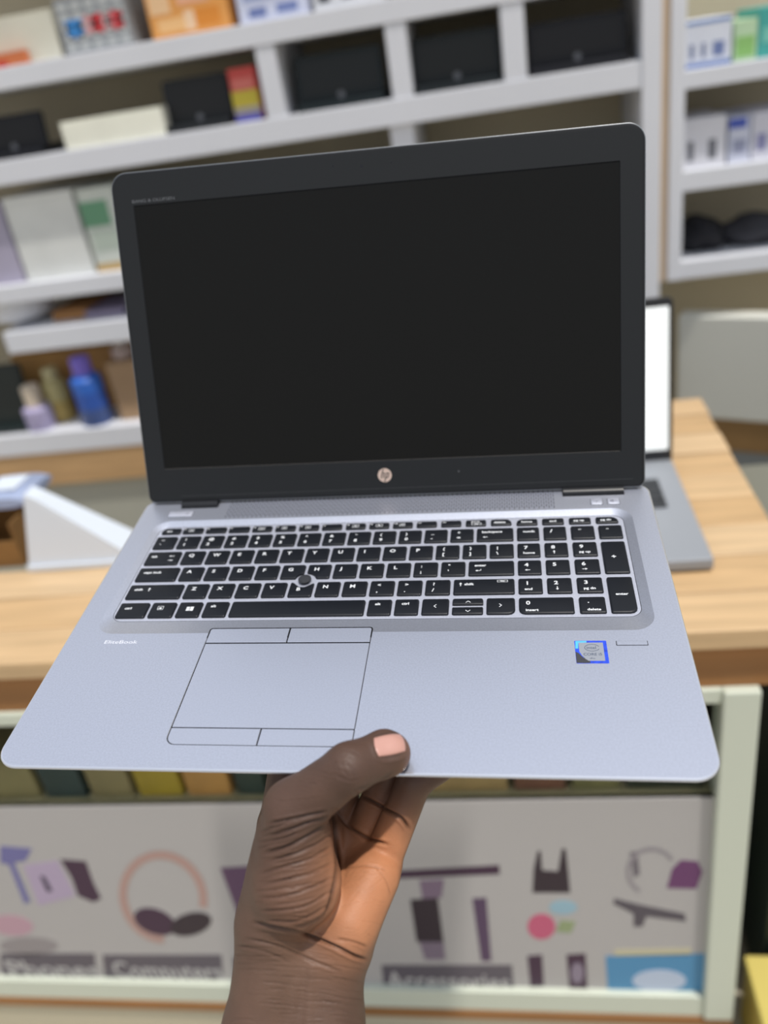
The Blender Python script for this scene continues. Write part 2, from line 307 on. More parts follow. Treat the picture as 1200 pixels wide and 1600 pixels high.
# --- the counter ------------------------------------------------------------
yf = onz(600, 1010, H).y
XR = onz(1140, 700, H).x
XLc = -1.6
ct = empty('shop_counter', (0, yf, 0), 'L-shaped shop counter with plank top and a poster in its display front', 'counter')
def cpart(nm, bm, m, lab=None):
    o_ = lb(obj(nm, bm, m, ct), ct)
    if lab: o_['label'] = lab
    return o_
def wood(i):
    c = [(206, 174, 132), (202, 168, 124), (210, 180, 140), (196, 162, 118)][i % 4]
    nm = 'pine_%d' % (i % 4)
    if nm in MATS: return MATS[nm]
    m = bpy.data.materials.new(nm); m.use_nodes = True; N = m.node_tree.nodes; L = m.node_tree.links; b = N['Principled BSDF']
    t = N.new('ShaderNodeTexCoord'); mp = N.new('ShaderNodeMapping'); mp.inputs['Scale'].default_value = (2.0, 26, 26); mp.inputs['Location'].default_value = (i * 3.1, i * 1.7, 0)
    nz = N.new('ShaderNodeTexNoise'); nz.inputs['Scale'].default_value = 2.4; nz.inputs['Detail'].default_value = 6
    r = N.new('ShaderNodeValToRGB'); r.color_ramp.elements[0].position = .3; r.color_ramp.elements[1].position = .7
    cl = lin(c); r.color_ramp.elements[0].color = tuple(v * .80 for v in cl) + (1,); r.color_ramp.elements[1].color = tuple(min(1, v * 1.1) for v in cl) + (1,)
    L.new(t.outputs['Object'], mp.inputs[0]); L.new(mp.outputs[0], nz.inputs['Vector']); L.new(nz.outputs[0], r.inputs[0]); L.new(r.outputs[0], b.inputs['Base Color'])
    b.inputs['Roughness'].default_value = .5; MATS[nm] = m; return m
yb = onz(100, 887, H).y; yend = onz(1090, 622, H).y
pw = (yb - yf) / 3
for i in range(3): cpart('plank', B((XLc, yf + pw * i + .0008, H - .028), (XR + random.uniform(-.002, .002), yf + pw * (i + 1) - .0008, H + random.uniform(-.0008, .0008)), .002), wood(i))
na = round((yend - yb) / pw); pa = (yend - yb) / na
XA = -0.18
for i in range(na): cpart('plank', B((XA, yb + pa * i + .0008, H - .028), (XR + random.uniform(-.002, .002), yb + pa * (i + 1) - .0008, H + random.uniform(-.0008, .0008)), .002), wood(i + 3))
brown = mat('brown_fascia', (150, 104, 58), 0.6, var=.12, scale=5, stretch=(1, 10, 10))
pale = mat('pale_green_white_frame', (206, 212, 196), 0.5)
zq = lambda x, y: ony(x, y, yf).z
zfb = zq(20, 1121)
cpart('fascia', B((XLc, yf + .012, zfb), (XR - .03, yf + .03, H - .028), .001), brown)
cpart('fascia', B((XR - .05, yf + .03, zfb), (XR - .03, yend - .02, H - .028), .001), brown)
zpt, zpb = zq(600, 1268), zq(600, 1552)
px1 = ony(1120, 1265, yf).x; px2 = ony(1172, 1300, yf).x
cpart('top_rail', B((XLc, yf + .006, zfb - .022), (px1, yf + .035, zfb), .002), pale)
cpart('bottom_rail', B((XLc, yf + .006, zpb - .05), (px1, yf + .035, zpb), .002), pale)
cpart('skirting', B((XLc, yf + .004, zpb - .074), (px2, yf + .035, zpb - .05), .002), brown)
cpart('skirting', B((XLc, yf + .012, 0), (px2, yf + .035, zpb - .074), .002), mat('pale_base', (196, 188, 164), .6))
cpart('corner_post', B((px1, yf, zpb - .05), (px2, yf + .045, zfb), .003), pale)
cpart('side_panel', B((px2 - .02, yf + .045, 0), (px2, yend - .03, H - .028), .001), mat('side_panel_grey', (150, 154, 144), .6))
cpart('back_panel', B((XLc, yb - .03, 0), (px2 - .02, yb - .015, H - .028)), mat('counter_back', (150, 138, 112), .7))
cpart('inner_shelf', B((XLc, yf + .026, zpt - .02), (px2 - .02, yb - .03, zpt), .001), mat('inner_shelf_board', (150, 140, 110), .6))
gm = bpy.data.materials.new('case_glass'); gm.use_nodes = True; gb = gm.node_tree.nodes['Principled BSDF']
gb.inputs['Transmission Weight'].default_value = 1; gb.inputs['Roughness'].default_value = 0.0; gb.inputs['IOR'].default_value = 1.05; gb.inputs['Base Color'].default_value = (.93, .97, .94, 1)
cpart('glass_pane', B((XLc, yf + .018, zpt), (px1, yf + .022, zfb - .022)), gm)
# poster
poster = cpart('poster', B((XLc, yf + .016, zpb), (px1, yf + .022, zpt)), mat('poster_paper', (178, 175, 174), 0.55, var=.02, scale=2), 'pale grey poster printed with headphones, speakers and phones')
yp = yf + .0156
def pp(x, y): q_ = ony(x, y, yp); return (q_.x, q_.z)
def print_poly(nm, pts, col, lift=0.0):
    bm = bmesh.new()
    a = loop(bm, [(pp(*p_)[0], yp - lift, pp(*p_)[1]) for p_ in pts]); b_ = loop(bm, [(pp(*p_)[0], yp + .0006, pp(*p_)[1]) for p_ in pts])
    bridge(bm, a, b_); bm.faces.new(a); bm.faces.new(b_)
    o_ = obj(nm, bm, mat('print_%d_%d_%d' % col, col, .5), poster); return o_
PU = (62, 34, 62); PD = (44, 30, 44)
# the poster's frame is relative to its own parent chain: keep everything in room space
def ell(cx, cy, rx, ry, a=0, n=28, t0=0, t1=360):
    out = []
    for i in range(n):
        t = math.radians(t0 + (t1 - t0) * i / (n - 1)); x, y = rx * math.cos(t), ry * math.sin(t); c, s = math.cos(a), math.sin(a)
        out.append((cx + x * c - y * s, cy + x * s + y * c))
    return out
def ring(nm, cx, cy, rx, ry, wd_, a, t0, t1, col):
    o1 = ell(cx, cy, rx, ry, a, 30, t0, t1); i1 = ell(cx, cy, rx - wd_, ry - wd_, a, 30, t0, t1)
    bm = bmesh.new()
    P3 = lambda p_, l: (pp(*p_)[0], yp - l, pp(*p_)[1])
    A_ = [bm.verts.new(P3(p_, .0002)) for p_ in o1]; B_ = [bm.verts.new(P3(p_, .0002)) for p_ in i1]
    for i in range(29): bm.faces.new((A_[i], A_[i + 1], B_[i + 1], B_[i]))
    o_ = obj(nm, bm, mat('print_%d_%d_%d' % col, col, .5), poster)
ring('headphone_band', 255, 1402, 68, 74, 13, -.5, 120, 400, (178, 146, 138))
print_poly('headphone_cup', ell(242, 1440, 34, 19, .35), PU, .0004); print_poly('headphone_cup', ell(298, 1444, 33, 17, -.25), PD, .0005)
print_poly('printed_camera', [(94, 1343), (134, 1346), (146, 1380), (158, 1404), (146, 1410), (122, 1400), (112, 1372)], PU)
print_poly('printed_strap', [(0, 1322), (50, 1326), (40, 1345), (22, 1348), (48, 1410), (38, 1412), (14, 1352), (0, 1348)], (110, 108, 160))
print_poly('printed_cloth', [(36, 1352), (90, 1345), (118, 1400), (60, 1415)], (176, 160, 186)); print_poly('printed_tag', [(62, 1368), (70, 1370), (82, 1392), (74, 1394)], (60, 50, 76), .0003)
print_poly('printed_cushion', ell(18, 1446, 34, 16, .1), (186, 150, 164)); print_poly('printed_stone', ell(45, 1478, 46, 14, 0), (146, 140, 142))
print_poly('printed_case', [(344, 1356), (420, 1352), (420, 1440), (376, 1440)], (92, 62, 96)); 
print_poly('printed_bar', [(600, 1362), (780, 1352), (781, 1366), (600, 1374)], PU)
print_poly('printed_speaker', [(641, 1406), (684, 1403), (693, 1472), (651, 1472)], PD); print_poly('printed_stand', [(655, 1376), (694, 1374), (690, 1403), (660, 1404)], (128, 108, 130)); print_poly('printed_stand', [(655, 1472), (693, 1472), (696, 1500), (664, 1500)], (124, 110, 128))
print_poly('printed_speaker', [(738, 1404), (760, 1403), (768, 1502), (752, 1502)], (84, 62, 92))
print_poly('printed_handbag', [(834, 1358), (840, 1330), (845, 1330), (847, 1360), (872, 1362), (878, 1326), (884, 1327), (888, 1362), (891, 1395), (832, 1395)], PD)
print_poly('printed_kettle', [(1042, 1388), (1050, 1358), (1064, 1344), (1090, 1346), (1098, 1362), (1088, 1389)], (106, 58, 106))
ring('printed_cable', 1018, 1362, 40, 38, 6, 0, 120, 330, (150, 144, 150)); print_poly('printed_earphone', [(984, 1332), (996, 1330), (1000, 1366), (990, 1372)], (112, 106, 114))
print_poly('printed_tripod', [(960, 1404), (1000, 1414), (1070, 1428), (1072, 1440), (1010, 1432), (1004, 1448), (990, 1448), (990, 1428), (958, 1412)], (84, 78, 88))
print_poly('printed_heart', ell(846, 1448, 22, 20, 0), (196, 92, 124)); print_poly('printed_leaf', [(868, 1456), (876, 1438), (900, 1440), (892, 1458)], (146, 160, 120)); print_poly('printed_cloud', ell(880, 1418, 22, 11, 0), (150, 184, 200))
print_poly('printed_phone', [(824, 1494), (847, 1492), (850, 1540), (829, 1542)], PU)
print_poly('printed_phone', [(885, 1492), (915, 1490), (918, 1546), (890, 1546)], PU); print_poly('printed_phone_screen', ell(902, 1520, 10, 16), (140, 128, 146), .0004)
print_poly('printed_card', [(946, 1494), (1104, 1490), (1104, 1552), (950, 1552)], (78, 142, 186)); print_poly('printed_card_cloud', ell(1030, 1532, 42, 17), (186, 200, 222), .0004)
print_poly('printed_card_edge', [(960, 1484), (1080, 1482), (1080, 1492), (960, 1494)], (196, 190, 160))
for (xa, xb, ya) in ((0, 148, 1494), (160, 346, 1496), (364, 560, 1500), (596, 800, 1512)):
    print_poly('caption_strip', [(xa, ya - 4), (xb, ya - 4), (xb + 3, ya + 36), (xa + 4, ya + 36)], (92, 86, 96))
# caption lettering (too blurred in the photograph to read beyond its rhythm)
for (xa, s, ya, wpx) in ((2, 'Phones', 1498, 144), (170, 'Computers', 1500, 170), (376, 'Cameras', 1504, 180), (602, 'Accessories', 1516, 192)):
    z0 = pp(xa, ya + 26)[1]; x0 = pp(xa, ya)[0]; x1 = pp(xa + wpx, ya)[0]
    v_, f_ = text_geo(s, 0.05, .0008); wv = max(q_[0] for q_ in v_); hz = pp(xa, ya)[1] - z0
    bm = bmesh.new(); add_text(bm, s, 0.05, lambda x, y: (x0 + x / wv * (x1 - x0), yp - .0008, z0 + y * hz / .037), bold=.0008)
    o_ = obj('lettering', bm, mat('letter_white', (186, 184, 184), .6), poster)

# goods inside the display, behind the glass
for (xa, xb, col, lab) in ((-60, 66, (136, 124, 84), 'olive box inside the counter display, at its far end'), (70, 138, (40, 58, 58), 'dark teal box behind the display glass'),
                      (142, 212, (138, 124, 86), 'olive box between the dark teal and the yellow box in the display'), (216, 290, (170, 144, 40), 'yellow box behind the display glass'),
                      (292, 366, (190, 138, 74), 'orange-tan box behind the display glass'), (370, 420, (40, 56, 50), 'dark green box beside the orange-tan box, by the hand'),
                      (672, 798, (168, 138, 92), 'tan box in the display, to the other side of the hand'), (802, 888, (124, 82, 64), 'red-brown box next to the tan box in the display'),
                      (892, 972, (128, 120, 78), 'olive box between the red-brown and the black-green box'), (976, 1104, (50, 54, 40), 'black-green box in the display beside the corner post')):
    Y_ = yf + .034; q0, q1 = ony(xa, 1240, Y_), ony(xb, 1240, Y_); hgt = random.uniform(.075, .1)
    r = empty('boxed_item', ((q0.x + q1.x) / 2, Y_ + .06, zpt), lab, 'box', 'goods inside the display')
    wd = (q1.x - q0.x) / 2 - .003
    obj('body', B((-wd, -.06, 0), (wd, .06, hgt * .85), .002), mat('good_%d_%d_%d' % col, tuple(min(255, int(c * .95)) for c in col), .6, var=.15, scale=14), r)
    obj('lid', B((-wd, -.06, hgt * .85), (wd, .06, hgt), .002), mat('goodlid_%d_%d_%d' % col, tuple(min(255, int(c * .8)) for c in col), .6), r)

# things on the counter ------------------------------------------------------
# second laptop with a lit white screen
hp_ = onz(1060, 720, H + .016); fp_ = onz(1093, 890, H + .004)
yh, yfr = hp_.y, fp_.y; xr = (hp_.x + fp_.x) / 2 + .004
l2 = empty('open_laptop', (xr, yh, H + .001), 'grey laptop with a glowing white screen on the counter arm', 'laptop')
g2 = mat('grey_laptop', (150, 154, 160), .5, metal=.1)
W2 = .37; dep2 = yh - yfr
obj('base', B((-W2, -dep2, .002), (0, .008, .018), .003), g2, l2)
for i in range(6):
    for j in range(4):
        obj('key', B((-W2 + .03 + i * .052, -dep2 * .52 + j * .022, .018), (-W2 + .078 + i * .052, -dep2 * .52 + j * .022 + .019, .0205), .001), mat('key_black', (24, 27, 33), .4), l2)
obj('touchpad', B((-W2 + .12, -dep2 + .02, .018), (-W2 + .23, -dep2 * .58, .0184)), mat('pad_grey', (140, 144, 150), .4), l2)
hs = ony(1064, 474, yh + .03).z - H
def T2(x, y, z): return (x, z + y * .06, y + .014)
sbz = mat('bezel_silver_black', (34, 36, 40), .4)
obj('lid', stack([(rrect(-W2, 0, 0, hs, .008, 4), .0), (rrect(-W2, 0, 0, hs, .008, 4), .007)], T=T2), sbz, l2)
obj('screen', stack([(rrect(-W2 + .009, -.006, .022, hs - .012, .002, 2), -.001), (rrect(-W2 + .009, -.006, .022, hs - .012, .002, 2), .0)], T=T2), mat('lit_white_screen', (232, 236, 236), .4, emit=.6), l2)
# paper wedge and packs on the left
A_ = onz(46, 892, H + .001); B_ = onz(205, 892, H + .001)
wm = mat('white_card', (214, 222, 232), .6)
wdg = empty('card_display', (A_.x, A_.y, H + .001), 'white sloping card display on the counter, by the laptop', 'display')
top = ony(46, 768, A_.y + .02); hz = top.z - H; Lx = B_.x - A_.x; t_ = .03
bm = bmesh.new()
for yy in (0.0, t_):
    pass
fa = loop(bm, [(0, 0, 0), (Lx, 0, 0), (Lx, 0, .012), (0.05, 0.008, hz * .93), (0.034, .008, hz)]); fb = loop(bm, [(0, t_ + .03, 0), (Lx, t_ + .03, 0), (Lx, t_ + .03, .012), (.05, t_ + .008, hz * .93), (.034, t_ + .008, hz)])
bridge(bm, fa, fb); bm.faces.new(fa); bm.faces.new(fb)
obj('card_body', bm, wm, wdg)
obj('foot_strip', B((0, -.004, 0), (Lx, 0, .01), .001), wm, wdg)
q0 = onz(-60, 895, H); q1 = onz(38, 890, H)
bx = empty('cardboard_box', ((q0.x + q1.x) / 2, q1.y + .06, H + .001), 'open brown cardboard box at the end of the counter beside the card display', 'box')
wd = (q1.x - q0.x) / 2 - .004; hb = .075
cbm = mat('cardboard_brown', (132, 96, 50), .8, var=.1, scale=20)
for (lo, hi) in (((-wd, -.05, 0), (wd, -.047, hb * .6)), ((-wd, .047, 0), (wd, .05, hb)), ((-wd, -.047, 0), (-wd + .003, .047, hb)), ((wd - .003, -.047, 0), (wd, .047, hb))):
    obj('side', B(lo, hi), cbm, bx)
obj('bottom', B((-wd + .003, -.047, 0), (wd - .003, .047, .003)), cbm, bx)
q = onz(16, 770, H + hb + .02)
pk = empty('packet', (bx.location.x + .02, bx.location.y + .03, H + hb + .003), 'blue-grey and white soft packet lying on the brown box', 'packet')
bm = bmesh.new(); bmesh.ops.create_cube(bm, size=1); bmesh.ops.subdivide_edges(bm, edges=bm.edges, cuts=4, use_grid_fill=True)
for v in bm.verts:
    x, y, z = v.co; k = (1 - (2 * x) ** 4 * .6) * (1 - (2 * y) ** 4 * .5); v.co = Vector((x * .10, y * .09, z * .035 * k + .0175))
obj('pouch', bm, mat('packet_blue_grey', (150, 162, 190), .5, var=.2, scale=12), pk, 50)
obj('label', B((-.02, -.03, .0342), (.03, .02, .0356)), wm, pk)

# beyond the counter's end: dark cabinet and yellow carton
dc0 = ony(1178, 1250, yf + .03)
dc = empty('dark_cabinet', (dc0.x + .27, yf + .3, 0), 'dark green-black cabinet standing past the counter corner post', 'cabinet')
obj('body', B((-.21, -.2, .03), (.25, .2, .80), .004), mat('dark_green', (40, 54, 46), .5), dc)
obj('top', B((-.215, -.21, .80), (.26, .21, .825), .003), mat('grey_top', (120, 120, 108), .6), dc)
obj('door', B((-.2, -.212, .05), (.02, -.2, .78), .002), mat('dark_green_door', (34, 48, 40), .4), dc); obj('door', B((.03, -.212, .05), (.24, -.2, .78), .002), mat('dark_green_door', (34, 48, 40), .4), dc)
yq = ony(1185, 1500, yf + .08)
yb_ = empty('yellow_carton', (yq.x + .095, yf + .0, 0), 'yellow carton on the floor in front of the dark cabinet', 'box')
ycl = mat('yellow_card', (188, 164, 74), .6, var=.06, scale=8)
obj('body', B((-.115, -.06, 0), (.12, .08, yq.z - .01), .003), ycl, yb_); obj('lid', B((-.117, -.062, yq.z - .01), (.122, .082, yq.z + .01), .003), mat('yellow_lid', (204, 186, 100), .6), yb_)

# ------------------------------------------------------------------ the held laptop
RL = Matrix(((0.98712829, 0.11132752, -0.11482124), (-0.02982563, -0.57720427, -0.81605494), (-0.15712469, 0.80897553, -0.56645425)))
TL = Vector((-215.65148923, 139.50034428, 458.39931387)) / 1000
LM = Matrix.Translation(CAM + M @ TL) @ (M @ RL).to_4x4()
lap = bpy.data.objects.new('laptop', None); C.objects.link(lap); lap.matrix_world = LM; lap.empty_display_size = .05
tag(lap, 'silver laptop open with a dark screen, held up by a hand at its front edge', 'laptop')
W, DP = 383.5, 258.0
S = .001
def mm(pts, z): return [((x * S, y * S), z * S) for x, y in pts]
def st_mm(levels, T=None, **k): return stack([([(x * S, y * S) for x, y in pts], z * S) for pts, z in levels], T=T, **k)

def silver_mat(name, col, rough, metal, grain=.05):
    m = bpy.data.materials.new(name); m.use_nodes = True; N = m.node_tree.nodes; L = m.node_tree.links; b = N['Principled BSDF']
    t = N.new('ShaderNodeTexCoord'); nz = N.new('ShaderNodeTexNoise'); nz.inputs['Scale'].default_value = 900; nz.inputs['Detail'].default_value = 3
    L.new(t.outputs['Object'], nz.inputs['Vector'])
    r = N.new('ShaderNodeValToRGB'); c = lin(col); r.color_ramp.elements[0].position = .35; r.color_ramp.elements[1].position = .65
    r.color_ramp.elements[0].color = tuple(v * (1 - grain) for v in c) + (1,); r.color_ramp.elements[1].color = tuple(min(1, v * (1 + grain)) for v in c) + (1,)
    L.new(nz.outputs[0], r.inputs[0]); L.new(r.outputs[0], b.inputs['Base Color'])
    b.inputs['Roughness'].default_value = rough; b.inputs['Metallic'].default_value = metal; MATS[name] = m; return m
silver = silver_mat('anodised_silver', (203, 207, 220), .37, .78)
deckm = silver_mat('deck_silver', (204, 207, 220), .42, .5)
padm = silver_mat('touchpad_silver', (203, 207, 220), .37, .78, .03)
edgem = mat('polished_edge', (225, 228, 236), .22, metal=.8)
gapm = mat('dark_gap', (28, 29, 33), .7, spec=.2)
keym = mat('key_black_plastic', (22, 25, 31), .42, spec=.3, bump=.08, bscale=3000)
legm = mat('legend_white', (226, 228, 230), .5)
blackm = mat('hinge_black', (20, 21, 25), .38, spec=.5)
ZD = -1.9                        # key deck level
KX0, KX1, KY0, KY1 = 16.2, 367.6, 104.3, 228.2
DX0, DX1, DY0, DY1 = 21.6, 361.6, 117.6, 222.3
PX0, PX1, PY0, PY1 = 94.4, 199.6, 16.4, 103.9
def fill_loops(bm, loops):
    es = []
    for lp in loops:
        for i in range(len(lp)): es.append(bm.edges.get((lp[i], lp[(i + 1) % len(lp)])) or bm.edges.new((lp[i], lp[(i + 1) % len(lp)])))
    bmesh.ops.triangle_fill(bm, use_beauty=True, use_dissolve=False, edges=es)
OR = (14, 14, 11, 11)
def out(i, r=OR): return rrect(i, W - i, i, DP - i, tuple(max(1, q_ - i) for q_ in r), 16)
bm = bmesh.new()
lv = [(out(1.1), 0), (out(.45), -.12), (out(0), -.6), (out(0), -1.7), (out(1.0), -2.4), (out(5), -6), (out(12), -11), (out(18), -14.5), (out(22), -15.5)]
Ls = [loop(bm, [(x * S, y * S, z * S) for x, y in pts]) for pts, z in lv]
for k_, (a, b) in enumerate(zip(Ls, Ls[1:])): bridge(bm, a, b, 1 if k_ in (0, 1) else 0)
bm.faces.new(Ls[-1])
kout = loop(bm, [(x * S, y * S, 0) for x, y in rrect(KX0, KX1, KY0, KY1, (13, 13, 13, 13), 8)])
kmid = loop(bm, [(x * S, y * S, -.25 * S) for x, y in rrect(KX0 + .8, KX1 - .8, KY0 + 1.2, KY1 - .8, (13, 13, 13, 13), 8)])
kin = loop(bm, [(x * S, y * S, ZD * S) for x, y in rrect(DX0, DX1, DY0, DY1, (8, 8, 8, 8), 8)])
kin2 = loop(bm, [(x * S, y * S, (ZD - .6) * S) for x, y in rrect(DX0, DX1, DY0, DY1, (8, 8, 8, 8), 8)])
bridge(bm, kout, kmid); bridge(bm, kmid, kin); bridge(bm, kin, kin2, 2)
bm.faces.new(kin2).material_index = 2
pout = loop(bm, [(x * S, y * S, 0) for x, y in rrect(PX0, PX1, PY0, PY1, (6, 6, .8, .8), 5)])
pin = loop(bm, [(x * S, y * S, -.9 * S) for x, y in rrect(PX0 + .3, PX1 - .3, PY0 + .3, PY1 - .3, (5.7, 5.7, .5, .5), 5)])
pmid = loop(bm, [(x * S, y * S, -.3 * S) for x, y in rrect(PX0 + .3, PX1 - .3, PY0 + .3, PY1 - .3, (5.7, 5.7, .5, .5), 5)])
bridge(bm, pout, pmid, 1); bridge(bm, pmid, pin, 2); bm.faces.new(pin).material_index = 2
fill_loops(bm, [Ls[0], kout, pout])
base = obj('base_case', bm, [silver, edgem, gapm], lap, 7); base['label'] = 'brushed silver lower case with recessed keyboard tray'
deck = obj('key_deck', st_mm([(rrect(DX0 + .35, DX1 - .35, DY0 + .35, DY1 - .35, 7.7, 8), ZD - .5), (rrect(DX0 + .35, DX1 - .35, DY0 + .35, DY1 - .35, 7.7, 8), ZD)]), deckm, lap)
# touchpad and its four buttons
def slab(nm, x0, x1, y0, y1, r, zt, m, zb=-.85, bev=.25, lab=None):
    r = r if isinstance(r, tuple) else (r,) * 4
    o_ = obj(nm, st_mm([(rrect(x0, x1, y0, y1, r, 5), zb), (rrect(x0, x1, y0, y1, r, 5), zt - bev), (rrect(x0 + bev, x1 - bev, y0 + bev, y1 - bev, tuple(max(.1, q_ - bev) for q_ in r), 5), zt)]), m, lap, 30)
    if lab: o_['label'] = lab
    return o_
slab('touchpad', 95.1, 198.9, 29.0, 94.9, .4, -.1, padm)
obj('button_gasket', st_mm([(rrect(94.4, 199.6, 100, 108.7, (.3, .3, 2, 2), 4), -.8), (rrect(94.4, 199.6, 100, 108.7, (.3, .3, 2, 2), 4), .03)]), gapm, lap)
slab('touchpad_button', 95.1, 146.7, 95.8, 108.1, (.3, .3, .5, 1.6), .1, padm, zb=-.6); slab('touchpad_button', 147.4, 198.9, 95.8, 108.1, (.3, .3, 1.6, .5), .1, padm, zb=-.6)
slab('touchpad_button', 95.1, 146.7, 17.1, 28.3, (5.5, .3, .3, .3), -.05, padm); slab('touchpad_button', 147.4, 198.9, 17.1, 28.3, (.3, 5.5, .3, .3), -.05, padm)

# keys
CL = Vector((289.1, -266.3, 348.7))
def lift(x, y, z): k = (CL.z - z) / CL.z; return CL.x + (x - CL.x) * k, CL.y + (y - CL.y) * k
def key(x0, x1, y0, y1, legends=(), shape=None, r=(1.2, 1.2, 1.2, 1.2)):
    xa, ya = lift(x0, y0, ZD); xb, _ = lift(x1, y0, ZD)
    yb_ = y1 - .0 + .35
    zt = -.35
    if shape is None:
        fp = lambda i, rr: rrect(xa + i[0], xb - i[0], ya + i[1], yb_ - i[2], tuple(max(.2, q_ - rr) for q_ in r), 3)
    else:
        def fp(i, rr):
            xs0, xs1, ys0, ys1 = xa + i[0], xb - i[0], ya + i[1], yb_ - i[2]; pts = []
            return shape(xs0, xs1, ys0, ys1, rr)
    bm_ = st_mm([(fp((0, 0, 0), 0), ZD + .05), (fp((.12, .12, .05), .05), zt - .5), (fp((.35, .55, .2), .1), zt - .12), (fp((.8, 1.1, .5), .2), zt)])
    o_ = obj('key', bm_, keym, lap, 40)
    if legends:
        b_ = bmesh.new()
        for (kind, s, lx, ly, size) in legends:
            X0, Y0 = xa + lx, yb_ - ly
            if kind == 't':      # text; ly is the baseline below the key's rear edge
                add_text(b_, s, size * S, lambda x, y: (X0 * S + x, Y0 * S + y, (zt + .03) * S), bold=.03 * size * S, sx=1.12)
            elif kind == 'f':    # outline frame
                w_, h_ = s
                for (a0, a1, c0, c1) in ((0, w_, 0, .3), (0, w_, h_ - .3, h_), (0, .3, 0, h_), (w_ - .3, w_, 0, h_)):
                    q4(b_, X0 + a0, X0 + a1, Y0 + c0, Y0 + c1, zt + .03)
                q4(b_, X0 + w_ * .3, X0 + w_ * .7, Y0 + h_ * .35, Y0 + h_ * .65, zt + .03)
            elif kind == 'b':    # filled bar
                w_, h_ = s; q4(b_, X0, X0 + w_, Y0, Y0 + h_, zt + .03)
            elif kind == 'a':    # arrow: direction
                arrow(b_, X0, Y0, size, s, zt + .03)
            elif kind == 'c': chev(b_, X0, Y0, size, s, zt + .03)
            elif kind == 'w':
                for i in (0, 1):
                    for j in (0, 1):
                        q_ = [(.0 + i * 2.6, .0 + j * 2.0), (2.3 + i * 2.6, .0 + j * 2.0 - .12 * i), (2.3 + i * 2.6, 1.75 + j * 2.0 + .12 * i), (0 + i * 2.6, 1.75 + j * 2.0)]
                        b_.faces.new([b_.verts.new(((X0 + a) * S, (Y0 + c) * S, (zt + .03) * S)) for a, c in q_])
        obj('legend', b_, legm, o_)
    return o_
def q4(b_, x0, x1, y0, y1, z): b_.faces.new([b_.verts.new((x * S, y * S, z * S)) for x, y in ((x0, y0), (x1, y0), (x1, y1), (x0, y1))])
def rot(d, pts):
    k = {'r': 0, 'u': 1, 'l': 2, 'd': 3}[d]
    for _ in range(k): pts = [(-y, x) for x, y in pts]
    return pts
def arrow(b_, X, Y, s, d, z):
    for pts in ([(-1, -.15), (.2, -.15), (.2, .15), (-1, .15)], [(.1, -.55), (1, 0), (.1, .55)]):
        b_.faces.new([b_.verts.new(((X + x * s) * S, (Y + y * s) * S, z * S)) for x, y in rot(d, pts)])
def chev(b_, X, Y, s, d, z):
    for pts in ([(-.6, -1), (-.2, -1), (.7, 0), (.3, 0)], [(.3, 0), (.7, 0), (-.2, 1), (-.6, 1)]):
        b_.faces.new([b_.verts.new(((X + x * s) * S, (Y + y * s) * S, z * S)) for x, y in rot(d, pts)])
P_, G_ = 18.13, 1.95
KX = 25.3
rows_y = [(118.2, 134.3), (136.8, 153.0), (155.3, 171.6), (173.4, 190.0), (191.9, 208.3)]
def kr(row, u0, u1, leg=(), **k):
    return key(KX + u0 * P_, KX + u1 * P_ - G_, rows_y[row][0], rows_y[row][1], leg, **k)
def L1(ch): return [('t', ch, 4.6, 6.6, 4.4)]
def L2(a, b): return [('t', a, 4.8, 5.6, 3.7), ('t', b, 4.6, 11.6, 4.1)]
def Wd(s, x=4, y=5.6, z=3.1): return ('t', s, x, y, z)
# function row
frow = [(26.3, 41.0), (42.7, 58.5), (60.7, 76.5), (78.5, 94.3), (96.4, 111.4), (114.0, 129.2), (131.8, 146.7), (149.0, 163.9), (166.6, 181.2), (183.8, 198.4), (201.0, 215.4), (218.1, 232.7), (235.6, 250.0), (253.0, 267.4), (270.6, 285.1)]
for i, (a, b) in enumerate(frow):
    leg = []
    if i == 0: leg = [Wd('esc', 4.2, 4.6, 2.8)]
    elif i == 13: leg = [('t', 'prt sc', 4.0, 2.8, 2.3), ('f', (7, 2.4), 4.2, 6.2, 0)]
    elif i == 14: leg = [Wd('delete', 2.2, 4.6, 2.9)]
    else:
        leg = [('t', 'f%d' % i, 1.2, 2.6, 1.7)]
        if i in (1, 4, 5, 6, 8, 9, 10): leg.append(('f', (4.8 if i in (4, 8, 9) else 3.8, 3.0), 5.0, 5.0, 0))
    key(a, b, 210.0, 218.7, leg, r=(1.2, 1.2, 4 if i == 14 else 1.2, 4 if i == 0 else 1.2))
for i, (a, b, s, lx) in enumerate(((288.4, 303.0, 'home', 3.4), (306.0, 321.0, 'end', 5), (324.3, 339.2, 'pg up', 3.2), (342.4, 357.5, 'pg dn', 3.2))):
    key(a, b, 209.3, 218.2, [Wd(s, lx, 4.4, 2.9)], r=(1.2, 1.2, 5 if i == 3 else 1.2, 4 if i == 0 else 1.2))
nums = [('~', '`'), ('!', '1'), ('@', '2'), ('#', '3'), ('$', '4'), ('%', '5'), ('^', '6'), ('&', '7'), ('*', '8'), ('(', '9'), (')', '0'), ('_', '-'), ('+', '=')]
for i, (a, b) in enumerate(nums): kr(4, i, i + 1, L2(a, b))
kr(4, 13, 14.5, [Wd('backspace', 3.6, 5.4, 3.1), ('a', 'l', 6.0, 10.2, 1.7)])
kr(3, 0, 1.5, [Wd('tab', 3.8, 6.6), ('a', 'l', 18.5, 5.4, 1.5), ('a', 'r', 19, 10.2, 1.5), ('b', (.3, 2), 20.4, 6.4, 0), ('b', (.3, 2), 20.6, 11.2, 0)])
for i, ch in enumerate('QWERTYUIOP'): kr(3, 1.5 + i, 2.5 + i, L1(ch))
